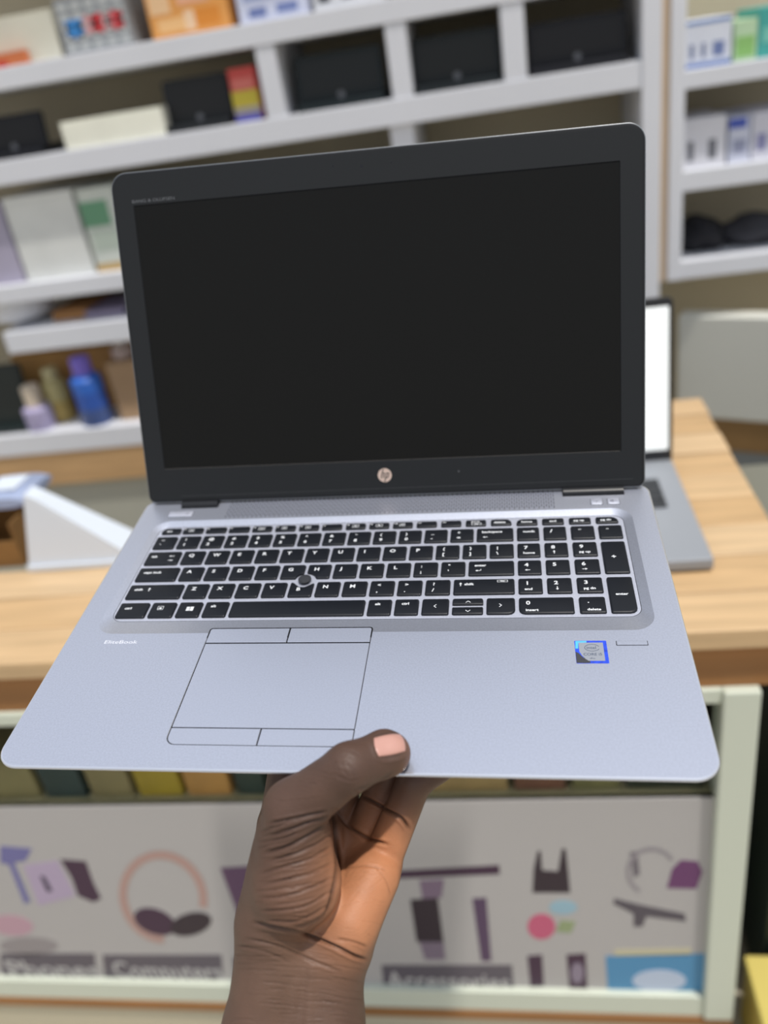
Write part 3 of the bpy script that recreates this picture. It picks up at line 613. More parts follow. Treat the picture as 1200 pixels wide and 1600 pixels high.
kr(3, 11.5, 12.5, L2('{', '[')); kr(3, 12.5, 13.5, L2('}', ']')); kr(3, 13.5, 14.5, L2('|', '\\'))
kr(2, 0, 1.75, [Wd('caps lock', 4.4, 6.4)])
PSX, PSY = lift(147.2, 155.0, -.6)
def notch(side):
    def f(x0, x1, y0, y1, rr):
        R_ = 7.4; out_ = []
        corners = [(x0, y0), (x1, y0), (x1, y1), (x0, y1)]
        pts = []
        seq = rrect(x0, x1, y0, y1, (1, 1, 1, 1), 3)
        n_ = len(seq)
        dense = []
        for i in range(n_):
            a_, b_ = Vector(seq[i]), Vector(seq[(i + 1) % n_])
            m_ = max(1, int((b_ - a_).length / .8))
            for j in range(m_): dense.append(a_.lerp(b_, j / m_))
        # push the outline out of the pointing stick's circle
        c = Vector((PSX, PSY)); res = []
        for p_ in dense:
            if (p_ - c).length < R_ + rr:
                cen = Vector(((x0 + x1) / 2, (y0 + y1) / 2))
                d = cen - p_; q_ = p_.copy()
                for _ in range(200):
                    if (q_ - c).length >= R_ + rr: break
                    q_ += d * .01
                res.append(tuple(q_))
            else: res.append(tuple(p_))
        return res
    return f
# outlines that meet the stick need the same vertex count at every level, so they are resampled
def resamp(fn, n=72):
    def g(x0, x1, y0, y1, rr):
        pts = [Vector(p_) for p_ in fn(x0, x1, y0, y1, rr)]; cen = Vector(((x0 + x1) / 2, (y0 + y1) / 2))
        # start at angle closest to -135 deg
        k0 = min(range(len(pts)), key=lambda i: abs((pts[i] - Vector((x0, y1))).length)); pts = pts[k0:] + pts[:k0]
        ln = [0]
        for i in range(len(pts)): ln.append(ln[-1] + (pts[(i + 1) % len(pts)] - pts[i]).length)
        out_ = []
        for j in range(n):
            t = ln[-1] * j / n; i = max(k for k in range(len(pts)) if ln[k] <= t); u = (t - ln[i]) / max(1e-9, ln[i + 1] - ln[i])
            out_.append(tuple(pts[i].lerp(pts[(i + 1) % len(pts)], u)))
        return out_
    return g
for i, ch in enumerate('ASDFGHJKL'):
    kr(2, 1.75 + i, 2.75 + i, L1(ch), shape=resamp(notch(0)) if ch in 'GH' else None)
kr(2, 10.75, 11.75, L2(':', ';')); kr(2, 11.75, 12.75, L2('"', "'"))
kr(2, 12.75, 14.5, [Wd('enter', 4.0, 5.6), ('a', 'l', 6.2, 10.0, 1.6), ('b', (.35, 1.6), 8.0, 10.0, 0)])
kr(1, 0, 2.25, [Wd('shift', 4.4, 6.2), ('a', 'u', 15.0, 5.2, 1.8)])
for i, ch in enumerate('ZXCVBNM'):
    lg = [('t', 'B', 5.2, 8.6, 4.2)] if ch == 'B' else L1(ch)
    kr(1, 2.25 + i, 3.25 + i, lg, shape=resamp(notch(0)) if ch == 'B' else None)
kr(1, 9.25, 10.25, L2('<', ',')); kr(1, 10.25, 11.25, L2('>', '.')); kr(1, 11.25, 12.25, L2('?', '/'))
kr(1, 12.25, 14.5, [('a', 'u', 4.6, 5.0, 1.8), Wd('shift', 7.0, 6.0), ('f', (6.8, 2.0), 28.0, 3.4, 0)])
kr(0, 0, 1.25, [Wd('ctrl', 4.6, 6.6)]); kr(0, 1.25, 2.3, [('f', (4, 3.6), 5.0, 7.4, 0), ('b', (2.4, .5), 5.6, 6.6, 0)])
kr(0, 2.3, 3.3, [('w', '', 6.2, 8.6, 0)]); kr(0, 3.3, 4.3, [Wd('alt', 4.4, 5.4)]); kr(0, 4.3, 9.3)
kr(0, 9.3, 10.25, [Wd('alt', 4.6, 5.4)]); kr(0, 10.25, 11.2, [Wd('ctrl', 4.4, 5.4)])
kr(0, 11.2, 12.25, [('c', 'l', 8.6, 7.0, 1.5)])
x0_, x1_ = KX + 12.25 * P_, KX + 13.42 * P_ - G_
key(x0_, x1_, 127.0, 134.3, [('c', 'u', 10.0, 3.4, 1.5)], r=(.5, .5, 1.2, 1.2)); key(x0_, x1_, 118.2, 126.2, [('c', 'd', 10.0, 3.6, 1.5)], r=(1.2, 1.2, .5, .5))
kr(0, 13.42, 14.5, [('c', 'r', 8.6, 7.0, 1.5)], r=(1.2, 4, 1.2, 1.2))
cols = [(288.5, 303.7), (306.4, 321.8), (324.8, 340.6), (343.2, 358.8)]
def kc(r_, c0, leg, c1=None, r1=None, **k):
    c1 = c0 if c1 is None else c1; r1 = r_ if r1 is None else r1
    return key(cols[c0][0], cols[c1][1], rows_y[r_][0], rows_y[r1][1], leg, **k)
kc(4, 0, [Wd('numlk', 4.2, 6.0, 2.9)]); kc(4, 1, [('t', '/', 4.6, 6.8, 5)]); kc(4, 2, [('t', '*', 5, 6.6, 4.2)]); kc(4, 3, [('b', (1.8, .5), 5, 4.4, 0)])
def N2(a, b): return [('t', a, 4.4, 6.4, 4.6), Wd(b, 3.8, 11.6, 3.0)]
def NA(a, d): return [('t', a, 4.4, 6.4, 4.6), ('a', d, 6.2, 10.2, 1.7)]
kc(3, 0, N2('7', 'home')); kc(3, 1, NA('8', 'u')); kc(3, 2, N2('9', 'pg up')); kc(2, 3, [('t', '+', 5.4, 18, 4.8)], r1=3)
kc(2, 0, NA('4', 'l')); kc(2, 1, [('t', '5', 4.4, 6.4, 4.6)]); kc(2, 2, NA('6', 'r'))
kc(1, 0, N2('1', 'end')); kc(1, 1, NA('2', 'd')); kc(1, 2, N2('3', 'pg dn')); kc(0, 3, [Wd('enter', 4.0, 17.5, 3.1)], r1=1, r=(1.2, 4.5, 1.2, 1.2))
kc(0, 0, [('t', '0', 4.4, 6.6, 4.6), Wd('insert', 4.0, 12.6, 3.0)], c1=1, r=(4, 1.2, 1.2, 1.2)); kc(0, 2, [('t', '.', 5, 5.6, 4.6), Wd('delete', 4.4, 12.6, 2.9)])
# pointing stick with dimples
bm = bmesh.new(); revolve(bm, [(3.2 * S, ZD * S), (3.4 * S, -.4 * S), (4.5 * S, 0), (4.4 * S, .5 * S), (3.4 * S, .85 * S), (1.5 * S, .9 * S)], (PSX * S, PSY * S, 0), 28)
ps = obj('pointing_stick', bm, mat('stick_rubber', (36, 38, 42), .7), lap, 50)
bm = bmesh.new()
for i in range(-3, 4):
    for j in range(-3, 4):
        x, y = i * 1.15 + (j % 2) * .57, j * 1.05
        if math.hypot(x, y) < 3.5: revolve(bm, [(.42 * S, .7 * S), (.3 * S, 1.1 * S)], ((PSX + x) * S, (PSY + y) * S, 0), 6)
st_ = obj('stick_nub', bm, mat('stick_rubber_light', (72, 74, 80), .7), ps); st_['kind'] = 'stuff'

# speaker grille slots, power / wireless / mute buttons, fingerprint reader, hinges
bm = bmesh.new()
nr = 5; y_a, y_b = 230.3, 254.0
for i in range(int((318 - 70) / 1.75)):
    x = 70 + i * 1.75
    for j in range(nr):
        y = y_a + (y_b - y_a) * j / nr + (1.9 if i % 2 else 0)
        if y + 3.6 > y_b + .5: continue
        q4(bm, x, x + .65, y, y + 3.6, .03)
sg = obj('speaker_slot', bm, mat('grille_dark', (78, 80, 94), .6), lap); sg['kind'] = 'stuff'
def button(nm, x0, x1, y0, y1, icon, lab=None):
    bm_ = st_mm([(rrect(x0 - .3, x1 + .3, y0 - .3, y1 + .3, 1.1, 4), 0.0), (rrect(x0 - .3, x1 + .3, y0 - .3, y1 + .3, 1.1, 4), .04)])
    g = obj(nm, bm_, gapm, lap)
    b2_ = st_mm([(rrect(x0, x1, y0, y1, .9, 4), .04), (rrect(x0, x1, y0, y1, .9, 4), .35), (rrect(x0 + .4, x1 - .4, y0 + .4, y1 - .4, .7, 4), .55)])
    obj('button_cap', b2_, deckm, g, 30)
    if icon:
        b3_ = bmesh.new(); icon(b3_); obj('icon', b3_, mat('icon_grey', (112, 114, 126), .6), g)
    return g
button('power_button', 23.4, 42.6, 233.6, 240.2, lambda b_: (q4(b_, 37.6, 39.6, 236.2, 236.6, .58), q4(b_, 38.4, 38.8, 236.4, 238.2, .58), q4(b_, 37.4, 37.8, 236.4, 237.8, .58), q4(b_, 39.4, 39.8, 236.4, 237.8, .58)))
button('wireless_button', 341.2, 349.2, 233.0, 240.2, lambda b_: (q4(b_, 344.9, 345.4, 234.6, 238, .58), q4(b_, 343.4, 343.8, 236, 238.4, .58), q4(b_, 346.4, 346.8, 236, 238.4, .58), q4(b_, 342.2, 342.5, 237, 238.8, .58), q4(b_, 347.8, 348.1, 237, 238.8, .58)))
button('mute_button', 352.8, 360.9, 233.0, 240.2, lambda b_: (q4(b_, 354.6, 356, 235.6, 237.4, .58), q4(b_, 356.2, 357, 235, 238, .58), q4(b_, 357.4, 359.4, 236.2, 236.8, .58)))
fr = obj('fingerprint_reader', st_mm([(rrect(343.0, 360.7, 91.4, 95.2, .4, 3), 0), (rrect(343.0, 360.7, 91.4, 95.2, .4, 3), .05)]), gapm, lap)
obj('sensor_strip', st_mm([(rrect(343.4, 360.3, 91.7, 94.9, .3, 3), .05), (rrect(343.4, 360.3, 91.7, 94.9, .3, 3), .3)]), silver, fr)
for hx0, hx1 in ((31.0, 60.0), (322.6, 365.0)):
    hb_ = obj('hinge', st_mm([(rrect(hx0 - .6, hx1 + .6, 244.4, 257.4, .6, 2), .02), (rrect(hx0 - .6, hx1 + .6, 244.4, 257.4, .6, 2), .06)]), gapm, lap)
    bm = bmesh.new(); n_ = 20; ra = [bm.verts.new((hx0 * S, (249.6 + 4.6 * math.cos(2 * math.pi * i / n_)) * S, (.4 + 3.4 * math.sin(2 * math.pi * i / n_)) * S)) for i in range(n_)]
    rb = [bm.verts.new((hx1 * S, v.co.y, v.co.z)) for v in ra]; bridge(bm, ra, rb); bm.faces.new(ra); bm.faces.new(rb)
    obj('hinge_barrel', bm, blackm, hb_, 40)
# lettering and sticker on the palm rest
bm = bmesh.new(); v_, f_ = text_geo('EliteBook', .01); wv = max(q_[0] for q_ in v_)
add_text(bm, 'EliteBook', .01, lambda x, y: ((27.0 + x / wv * 22.6) * S, 95.2 * S + y * .43, .03 * S)); obj('lettering', bm, mat('lettering_white', (228, 230, 238), .4), lap)
sk = obj('sticker', st_mm([(rrect(319.6, 337.6, 77.3, 95.4, .5, 3), .0), (rrect(319.6, 337.6, 77.3, 95.4, .5, 3), .12)]), mat('sticker_blue', (36, 74, 214), .25, spec=.7, var=.35, scale=350), lap); sk['label'] = 'square blue-edged processor sticker'
obj('sticker_highlight', st_mm([([(319.8, 89), (321.4, 89), (321.8, 93.6), (326.5, 94.0), (326.5, 95.2), (320.2, 95.2)], .12), ([(319.8, 89), (321.4, 89), (321.8, 93.6), (326.5, 94.0), (326.5, 95.2), (320.2, 95.2)], .15)]), mat('sticker_cyan', (92, 190, 250), .3), sk)
obj('sticker_corner', st_mm([([(319.7, 77.5), (327.5, 77.5), (327.0, 80), (323.5, 82), (321.4, 85.5), (319.7, 86.5)], .12), ([(319.7, 77.5), (327.5, 77.5), (327.0, 80), (323.5, 82), (321.4, 85.5), (319.7, 86.5)], .15)]), mat('sticker_dark', (62, 62, 66), .4), sk)
fpts = [(326.5, 79.2), (335.6, 79.2), (335.6, 93.8), (321.9, 93.8), (321.9, 86.6), (323.2, 83.2), (325.0, 80.6)]
obj('sticker_face', st_mm([(fpts, .12), (fpts, .18)]), mat('sticker_grey', (164, 168, 176), .35, metal=.3), sk)
bm = bmesh.new()
def ringm(b_, cx, cy, rx, ry, w_, z, n_=32, a0=20, a1=340):
    A = []; Bv = []
    for i in range(n_ + 1):
        t = math.radians(a0 + (a1 - a0) * i / n_); A.append(b_.verts.new(((cx + rx * math.cos(t)) * S, (cy + ry * math.sin(t)) * S, z * S))); Bv.append(b_.verts.new(((cx + (rx - w_) * math.cos(t)) * S, (cy + (ry - w_) * math.sin(t)) * S, z * S)))
    for i in range(n_): b_.faces.new((A[i], A[i + 1], Bv[i + 1], Bv[i]))
ringm(bm, 329.2, 89.6, 4.3, 2.9, .35, .21)
for s_, z_, x_, y_ in (('intel', 3.2, 326.0, 88.6), ('CORE i5', 2.9, 323.9, 83.4), ('vPro', 1.6, 327.2, 80.6)):
    add_text(bm, s_, z_ * S, lambda x, y: (x_ * S + x, y_ * S + y, .21 * S), bold=.00002)
obj('sticker_lettering', bm, mat('sticker_ink', (72, 84, 104), .4), sk)

# lid ------------------------------------------------------------------------
ANG = 1.971082; HY = 249.09
def LT(x, v, d):      # lid coordinates in metres: x, up the lid, out of the screen towards the user
    v_ = v; return (x, HY * S - math.cos(ANG) * v_ - math.sin(ANG) * d, math.sin(ANG) * v_ - math.cos(ANG) * d)
lx0, lx1 = 3.0, 380.6
def lidring(i, r, top=247.6, bot=2.2): return rrect(lx0 + i, lx1 - i, bot + i, top - i, (max(1, r[0] - i), max(1, r[0] - i), max(1, r[1] - i), max(1, r[1] - i)), 9)
lid = obj('lid_shell', st_mm([(lidring(9, (6, 12)), -7.6), (lidring(3, (6, 12)), -6.6), (lidring(.4, (6, 12)), -4.2), (lidring(0, (6, 12)), -2.2), (lidring(0.1, (6, 12)), -.8), (lidring(.7, (6, 12)), -.5)], T=LT), mat('lid_grey_metal', (116, 120, 124), .4, metal=.4), lap, 30)
# gasket + bezel ring
bm = bmesh.new()
oL = [(lidring(.7, (6, 12)), -.5), (lidring(1.3, (6, 12)), .0), (lidring(2.4, (6, 12)), .12)]
LL = [loop(bm, [LT(x * S, y * S, z * S) for x, y in pts]) for pts, z in oL]
bridge(bm, LL[0], LL[1], 1); bridge(bm, LL[1], LL[2], 1)
SX0, SX1, SV0, SV1 = 19.3, 363.5, 29.3, 223.9
so = loop(bm, [LT(x * S, y * S, .12 * S) for x, y in rrect(SX0 - .4, SX1 + .4, SV0 - .4, SV1 + .4, .6, 3)])
si = loop(bm, [LT(x * S, y * S, -.5 * S) for x, y in rrect(SX0, SX1, SV0, SV1, .5, 3)])
bridge(bm, so, si, 1); fill_loops(bm, [LL[2], so])
bez = obj('bezel', bm, [mat('bezel_charcoal', (34, 36, 38), .55, spec=.22, bump=.05, bscale=2500), mat('bezel_edge', (22, 23, 26), .5, spec=.3)], lap, 4)
obj('screen', st_mm([(rrect(SX0 - .2, SX1 + .2, SV0 - .2, SV1 + .2, .5, 3), -.8), (rrect(SX0 - .2, SX1 + .2, SV0 - .2, SV1 + .2, .5, 3), -.45)], T=LT), mat('matte_dark_screen', (22, 22, 21), .33, spec=.14), lap)
bm = bmesh.new(); q_ = [(SX0 + .5, SV0 - .15), (SX1 - .5, SV0 - .15), (SX1 - .5, SV0 + .05), (SX0 + .5, SV0 + .05)]
bm.faces.new([bm.verts.new(LT(a * S, b * S, .14 * S)) for a, b in q_]); obj('screen_edge_strip', bm, mat('edge_glint', (120, 116, 112), .3, metal=.5), bez)
# lower seam of the bezel
bm = bmesh.new(); q_ = [(30, 7.2), (372, 8.6), (372, 8.9), (30, 7.5)]
bm.faces.new([bm.verts.new(LT(a * S, b * S, .14 * S)) for a, b in q_]); obj('seam', bm, mat('seam_grey', (56, 58, 60), .4), bez)
# round emblem with slanted letters
LC = (192.1, 18.0, 5.25)
lg = obj('emblem', st_mm([([(LC[0] + LC[2] * math.cos(2 * math.pi * i / 48), LC[1] + LC[2] * math.sin(2 * math.pi * i / 48)) for i in range(48)], z) for z in (.1, .22)], T=LT), mat('emblem_pink_silver', (214, 190, 176), .35, metal=.3), lap); lg['label'] = 'round pinkish silver emblem with slanted letters'
bm = bmesh.new()
def stroke(pts):
    bm.faces.new([bm.verts.new(LT((LC[0] + (x + .28 * y)) * S, (LC[1] + y) * S, .25 * S)) for x, y in pts])
stroke([(-2.6, -2.1), (-1.85, -2.1), (-1.85, 5.0), (-2.6, 4.6)]); stroke([(-1.85, 1.3), (-.9, 1.3), (-.3, 1.9), (-1.85, 1.9)]); stroke([(-.9, -2.1), (-.15, -2.1), (-.15, 1.6), (-.3, 1.9), (-.9, 1.4)])
stroke([(.75, -5.0), (1.5, -4.7), (1.5, 1.9), (.75, 1.9)]); stroke([(1.5, 1.3), (2.5, 1.3), (3.0, 1.9), (1.5, 1.9)]); stroke([(2.4, -1.8), (3.15, -1.4), (3.15, 1.6), (3.0, 1.9), (2.4, 1.4)]); stroke([(1.5, -2.1), (2.9, -2.1), (3.15, -1.5), (1.5, -1.5)])
obj('emblem_letters', bm, mat('emblem_dark', (30, 26, 26), .5), lg)
bm = bmesh.new(); v_, f_ = text_geo('BANG & OLUFSEN', .01); wv = max(q_[0] for q_ in v_)
add_text(bm, 'BANG & OLUFSEN', .01, lambda x, y: LT((18.2 + x / wv * 32.8) * S, 226.0 * S + y * .3, .15 * S)); obj('lid_lettering', bm, mat('lettering_grey', (98, 100, 104), .5), bez)
for (x_, v0, r_, c_) in ((169.4, 238.2, .55, (8, 8, 10)), (189.5, 236.4, 1.1, (14, 14, 18)), (210.5, 236.9, .55, (8, 8, 10)), (247.5, 18.9, .6, (90, 92, 96))):
    obj('webcam' if r_ > 1 else 'pinhole', st_mm([([(x_ + r_ * math.cos(2 * math.pi * i / 16), v0 + r_ * math.sin(2 * math.pi * i / 16)) for i in range(16)], z) for z in (.1, .16)], T=LT), mat('hole_%d' % c_[0], c_, .2), bez)

# ------------------------------------------------------------------ the hand
RLn = np.array(RL); TLn = np.array(TL) * 1000
def PH(x, y, d): return RLn.T @ (np.array([(x - 600) / F * d, (y - 800) / F * d, d]) - TLn)
def PZ(x, y, z):
    d = RLn.T @ np.array([(x - 600) / F, (y - 800) / F, 1.]); c = -RLn.T @ TLn; return c + (z - c[2]) / d[2] * d
def proj(Pn):
    c = Pn @ RLn.T + TLn; return 600 + F * c[:, 0] / c[:, 2], 800 + F * c[:, 1] / c[:, 2], c[:, 2]
tipP = PZ(600, 1178, 8.6); tipE = PZ(609, 1177, 8.8)
IP = PH(545, 1200, 412); MCP = PH(460, 1265, 424); CMC = PH(434, 1430, 442)
prims = []   # (a, b, ra, rb, k)
def cap(a, b, ra, rb, k=6): prims.append((np.array(a, float), np.array(b, float), ra, rb, k))
# forearm and wrist: two bones side by side, then continuing down to the elbow side
wl_, wr_ = PH(428, 1490, 448), PH(516, 1498, 452)
fl_, fr_ = PH(411, 1610, 446), PH(500, 1610, 450)
ddl = (fl_ - wl_) / np.linalg.norm(fl_ - wl_)
el_ = fl_ + ddl * 150 + np.array([-8, 0, 0]); er_ = fr_ + ddl * 150 + np.array([4, 0, 0])
cap(wl_, fl_, 20.5, 20.5, 8); cap(wr_, fr_, 19.0, 20.0, 14); cap(fl_, el_, 20.5, 30, 8); cap(fr_, er_, 20.0, 30, 14)
# palm: metacarpals
mI = PH(438, 1290, 484); mM = PH(518, 1304, 484); mR = PH(563, 1322, 478); mP = PH(594, 1350, 468)
cI, cM, cR, cP = PH(432, 1462, 456), PH(468, 1466, 456), PH(505, 1470, 456), PH(534, 1462, 452)
cap(cI, mI, 18, 13.5, 10); cap(cM, mM, 16, 12.5, 10); cap(cR, mR, 16, 12.5, 10); cap(cP, mP, 17.0, 12.0, 10)
cap(PH(548, 1440, 444), PH(584, 1370, 455), 13.5, 12.5, 10)        # hypothenar pad
# thenar and thumb
cap(CMC, PH(462, 1376, 432), 17, 21.5, 9); cap(PH(462, 1376, 432), PH(460, 1310, 430), 21.0, 17.0, 9); cap(PH(418, 1440, 446), PH(441, 1292, 442), 16.5, 12.5, 9)
cap(PH(460, 1310, 430), MCP, 17.0, 15.2, 7); cap(MCP, IP, 14.8, 11.9, 5); cap(IP, tipP, 12.0, 11.6, 4); cap(tipP, tipE, 11.6, 10.6, 3)
cap(PH(447, 1259, 428), PH(455, 1275, 428), 8, 10, 6)             # knuckle bump
# web towards the index finger
cap(PH(470, 1300, 445), PH(500, 1300, 470), 11, 10, 12)
# fingers lying under the case
zz = -24.5
def finger(m_, pts, rs, k=3):
    seq = [m_] + [np.array(p_, float) for p_ in pts]
    for a, b, ra, rb in zip(seq, seq[1:], rs, rs[1:]): cap(a, b, ra, rb, k)
pinkP = PZ(648, 1220, -31)
fingers = [(mI, [(155, 42, -31), (158, 68, zz), (160, 88, zz + .6)], [12.5, 10.5, 9.2, 8.0]),
           (mM, [(190, 50, -31), (195, 79, zz), (197, 102, zz + .6)], [12, 10.3, 9.2, 8.0]),
           (mR, [(221, 44, -30), (230, 70, zz), (234, 92, zz + .6)], [11.5, 10.0, 8.8, 7.8]),
           (mP, [tuple(pinkP), (256, 36, zz - 1), (264, 52, zz + .2)], [11.2, 9.4, 8.2, 7.2])]
vox = 0.85
lo = np.array([112., -175., -262.]); hi = np.array([292., 112., 32.])
dims = np.ceil((hi - lo) / vox).astype(int)
G = np.full(dims, 8.0, np.float32)
def seg_d(sl, a, b, ra, rb):
    X = (lo[0] + vox * np.arange(sl[0][0], sl[0][1])).astype(np.float32)[:, None, None] - a[0]
    Y = (lo[1] + vox * np.arange(sl[1][0], sl[1][1])).astype(np.float32)[None, :, None] - a[1]
    Z = (lo[2] + vox * np.arange(sl[2][0], sl[2][1])).astype(np.float32)[None, None, :] - a[2]
    d = b - a; L2_ = max(float(d @ d), 1e-6)
    t = np.clip((X * d[0] + Y * d[1] + Z * d[2]) / L2_, 0, 1)
    return np.sqrt((X - t * d[0]) ** 2 + (Y - t * d[1]) ** 2 + (Z - t * d[2]) ** 2) - (ra + (rb - ra) * t)
def put(Gr, a, b, ra, rb, k):
    m_ = max(ra, rb) + 9 + k
    i0 = np.maximum(((np.minimum(a, b) - m_ - lo) / vox).astype(int), 0); i1 = np.minimum(((np.maximum(a, b) + m_ - lo) / vox).astype(int) + 1, dims)
    sl = [(i0[i], i1[i]) for i in range(3)]; ix = tuple(slice(*s_) for s_ in sl)
    dd = seg_d(sl, a, b, ra, rb); cur = Gr[ix]
    h_ = np.maximum(k - np.abs(cur - dd), 0) / k
    Gr[ix] = np.minimum(np.minimum(cur, dd) - h_ * h_ * k * .25, 8.0)
for (a, b, ra, rb, k) in prims: put(G, a, b, ra, rb, k)
# each finger is grown apart, then united with the palm only near its root
for (m_, pts, rs) in fingers:
    Gf = np.full(dims, 8.0, np.float32); seq = [m_] + [np.array(p_, float) for p_ in pts]
    for a, b, ra, rb in zip(seq, seq[1:], rs, rs[1:]): put(Gf, a, b, ra, rb, 2.5)
    h_ = np.maximum(2.0 - np.abs(G - Gf), 0) / 2.0
    G = np.minimum(G, Gf) - h_ * h_ * .5
# the case presses into the skin: keep the hand outside it
Yg = (lo[1] + vox * np.arange(dims[1]))[None, :, None]; Zg = (lo[2] + vox * np.arange(dims[2]))[None, None, :]
under = np.interp(Yg, [0, 1, 5, 12, 22], [-1.7, -2.4, -6, -11, -15.6])
case = np.maximum(np.maximum(-(Yg + .3), Zg - .15), under - .3 - Zg).astype(np.float32)   # <0 inside the case
G = np.maximum(G, -case)
import openvdb as vdb
grid = vdb.FloatGrid(background=8.0); grid.copyFromArray(G)
pts_, tris_, quads_ = grid.convertToPolygons(isovalue=0.0, adaptivity=0.0) if True else (None, None, None)
pts_ = pts_ * vox + lo
me = bpy.data.meshes.new('person')
nq = len(quads_)
me.from_pydata(pts_.tolist(), [], [tuple(int(i) for i in q_[::-1]) for q_ in quads_] + [tuple(int(i) for i in t_[::-1]) for t_ in tris_])
me.update()
V = pts_.astype(np.float64)
# light smoothing, skipped where the skin is pressed flat
ed = np.empty(len(me.edges) * 2, np.int32); me.edges.foreach_get('vertices', ed); ed = ed.reshape(-1, 2)
deg = np.bincount(ed.ravel(), minlength=len(V)).astype(float)[:, None]
def smooth(V, it, lam=.5):
    for _ in range(it):
        A_ = np.zeros_like(V)
        for k_ in range(3):
            A_[:, k_] = np.bincount(ed[:, 0], V[ed[:, 1], k_], len(V)) + np.bincount(ed[:, 1], V[ed[:, 0], k_], len(V))
        V = V + lam * (A_ / deg - V)
    return V
V = smooth(V, 5)
me.vertices.foreach_set('co', V.ravel()); me.update()
Nn = np.empty(len(V) * 3); me.vertices.foreach_get('normal', Nn); Nn = Nn.reshape(-1, 3)
if np.mean(np.einsum('ij,ij->i', Nn, V - V.mean(0))) < 0: me.flip_normals(); me.update(); Nn = -Nn
# creases, given along the skin as seen on its camera side and pressed into the surface
u_, v_, dep_ = proj(V)
camdir = (-(RLn.T @ TLn))[None, :] - V; camdir /= np.linalg.norm(camdir, axis=1, keepdims=True)
facing = np.clip(np.einsum('ij,ij->i', Nn, camdir) * 2.0 + .1, 0, 1)
near = np.clip((478 - dep_) / 10, 0, 1)
disp = np.zeros(len(V))
def crease(pts, wpx, depth, lim=1.0):
    global disp
    P2 = np.array(pts, float); best = np.full(len(V), 1e9); tt_ = np.zeros(len(V))
    # catmull-rom densify
    Q = [P2[0]]
    for i in range(len(P2) - 1):
        p0 = P2[max(i - 1, 0)]; p1 = P2[i]; p2 = P2[i + 1]; p3 = P2[min(i + 2, len(P2) - 1)]
        for s_ in (.25, .5, .75, 1.0): Q.append(.5 * ((2 * p1) + (-p0 + p2) * s_ + (2 * p0 - 5 * p1 + 4 * p2 - p3) * s_ ** 2 + (-p0 + 3 * p1 - 3 * p2 + p3) * s_ ** 3))
    Q = np.array(Q); n_ = len(Q) - 1
    m_ = (u_ > Q[:, 0].min() - 12) & (u_ < Q[:, 0].max() + 12) & (v_ > Q[:, 1].min() - 12) & (v_ < Q[:, 1].max() + 12)
    uu, vv = u_[m_], v_[m_]; bb = np.full(len(uu), 1e9); tb = np.zeros(len(uu))
    for i in range(n_):
        a, b = Q[i], Q[i + 1]; d = b - a; t = np.clip(((uu - a[0]) * d[0] + (vv - a[1]) * d[1]) / max(d @ d, 1e-9), 0, 1)
        dd = np.hypot(uu - a[0] - t * d[0], vv - a[1] - t * d[1]); k_ = dd < bb; bb[k_] = dd[k_]; tb[k_] = (i + t[k_]) / n_
    fade = np.clip(np.minimum(tb, 1 - tb) * 6 + .15, 0, 1)
    g = -depth * np.exp(-(bb / wpx) ** 2) + depth * .35 * np.exp(-((bb - wpx * 2.2) / (wpx * 1.2)) ** 2)
    disp[m_] += g * fade * facing[m_] * lim
ZZ = lambda x, y: (320 + x / 3, 1120 + y / 3)
cr = lambda pts, w_, d_: crease([ZZ(*p_) for p_ in pts], w_, d_ * 1.25)
# thenar folds fanning from the thumb's knuckle to the palm
for pts, w_, d_ in (([(300, 500), (400, 480), (490, 460), (570, 445)], 2.2, .9), ([(300, 560), (400, 530), (500, 490), (590, 465)], 2.2, .8),
                    ([(280, 640), (380, 610), (480, 560), (575, 500)], 2.4, 1.0), ([(290, 680), (400, 650), (520, 600), (600, 540)], 2.0, .6), ([(260, 735), (380, 700), (500, 660), (605, 600)], 2.2, .6),
                    ([(270, 790), (390, 760), (500, 730), (610, 680)], 2.0, .5), ([(250, 850), (380, 840), (500, 800), (605, 750)], 2.0, .6), ([(260, 910), (380, 905), (490, 880), (600, 810)], 2.0, .6),
                    ([(280, 950), (400, 960), (500, 930), (590, 870)], 2.0, .5), ([(300, 815), (420, 800), (540, 770)], 1.6, .3), ([(270, 590), (360, 570), (440, 540)], 1.6, .4), ([(330, 880), (430, 868), (540, 840)], 1.6, .3),
                    ([(420, 985), (500, 965), (560, 925), (600, 860)], 2.4, .8)): cr(pts, w_, d_)
# wrist creases
cr([(230, 965), (330, 985), (440, 1010), (540, 1045), (620, 1080), (700, 1120), (760, 1138)], 2.6, 1.7)
cr([(190, 1040), (300, 1062), (420, 1105), (520, 1150), (640, 1195)], 2.2, .6); cr([(620, 1040), (700, 1058), (760, 1080)], 2.0, .6); cr([(160, 1075), (280, 1100), (400, 1150)], 2, .4)
rng = random.Random(5)
for _ in range(70):                # fine uneven lines of the wrist
    x0 = rng.uniform(110, 620); ln_ = rng.uniform(70, 240); y0 = rng.uniform(1010, 1440); sl_ = .02 + .30 * (x0 - 100) / 640 * (1 - (y0 - 1010) / 700) + rng.uniform(-.05, .05)
    cr([(x0, y0), (x0 + ln_ / 3, y0 + ln_ / 3 * sl_ + rng.uniform(-4, 4)), (x0 + ln_ * .66, y0 + ln_ * .66 * sl_ + rng.uniform(-5, 5)), (x0 + ln_, y0 + ln_ * sl_ * 1.1)], rng.uniform(1.1, 1.7), rng.uniform(.08, .26))
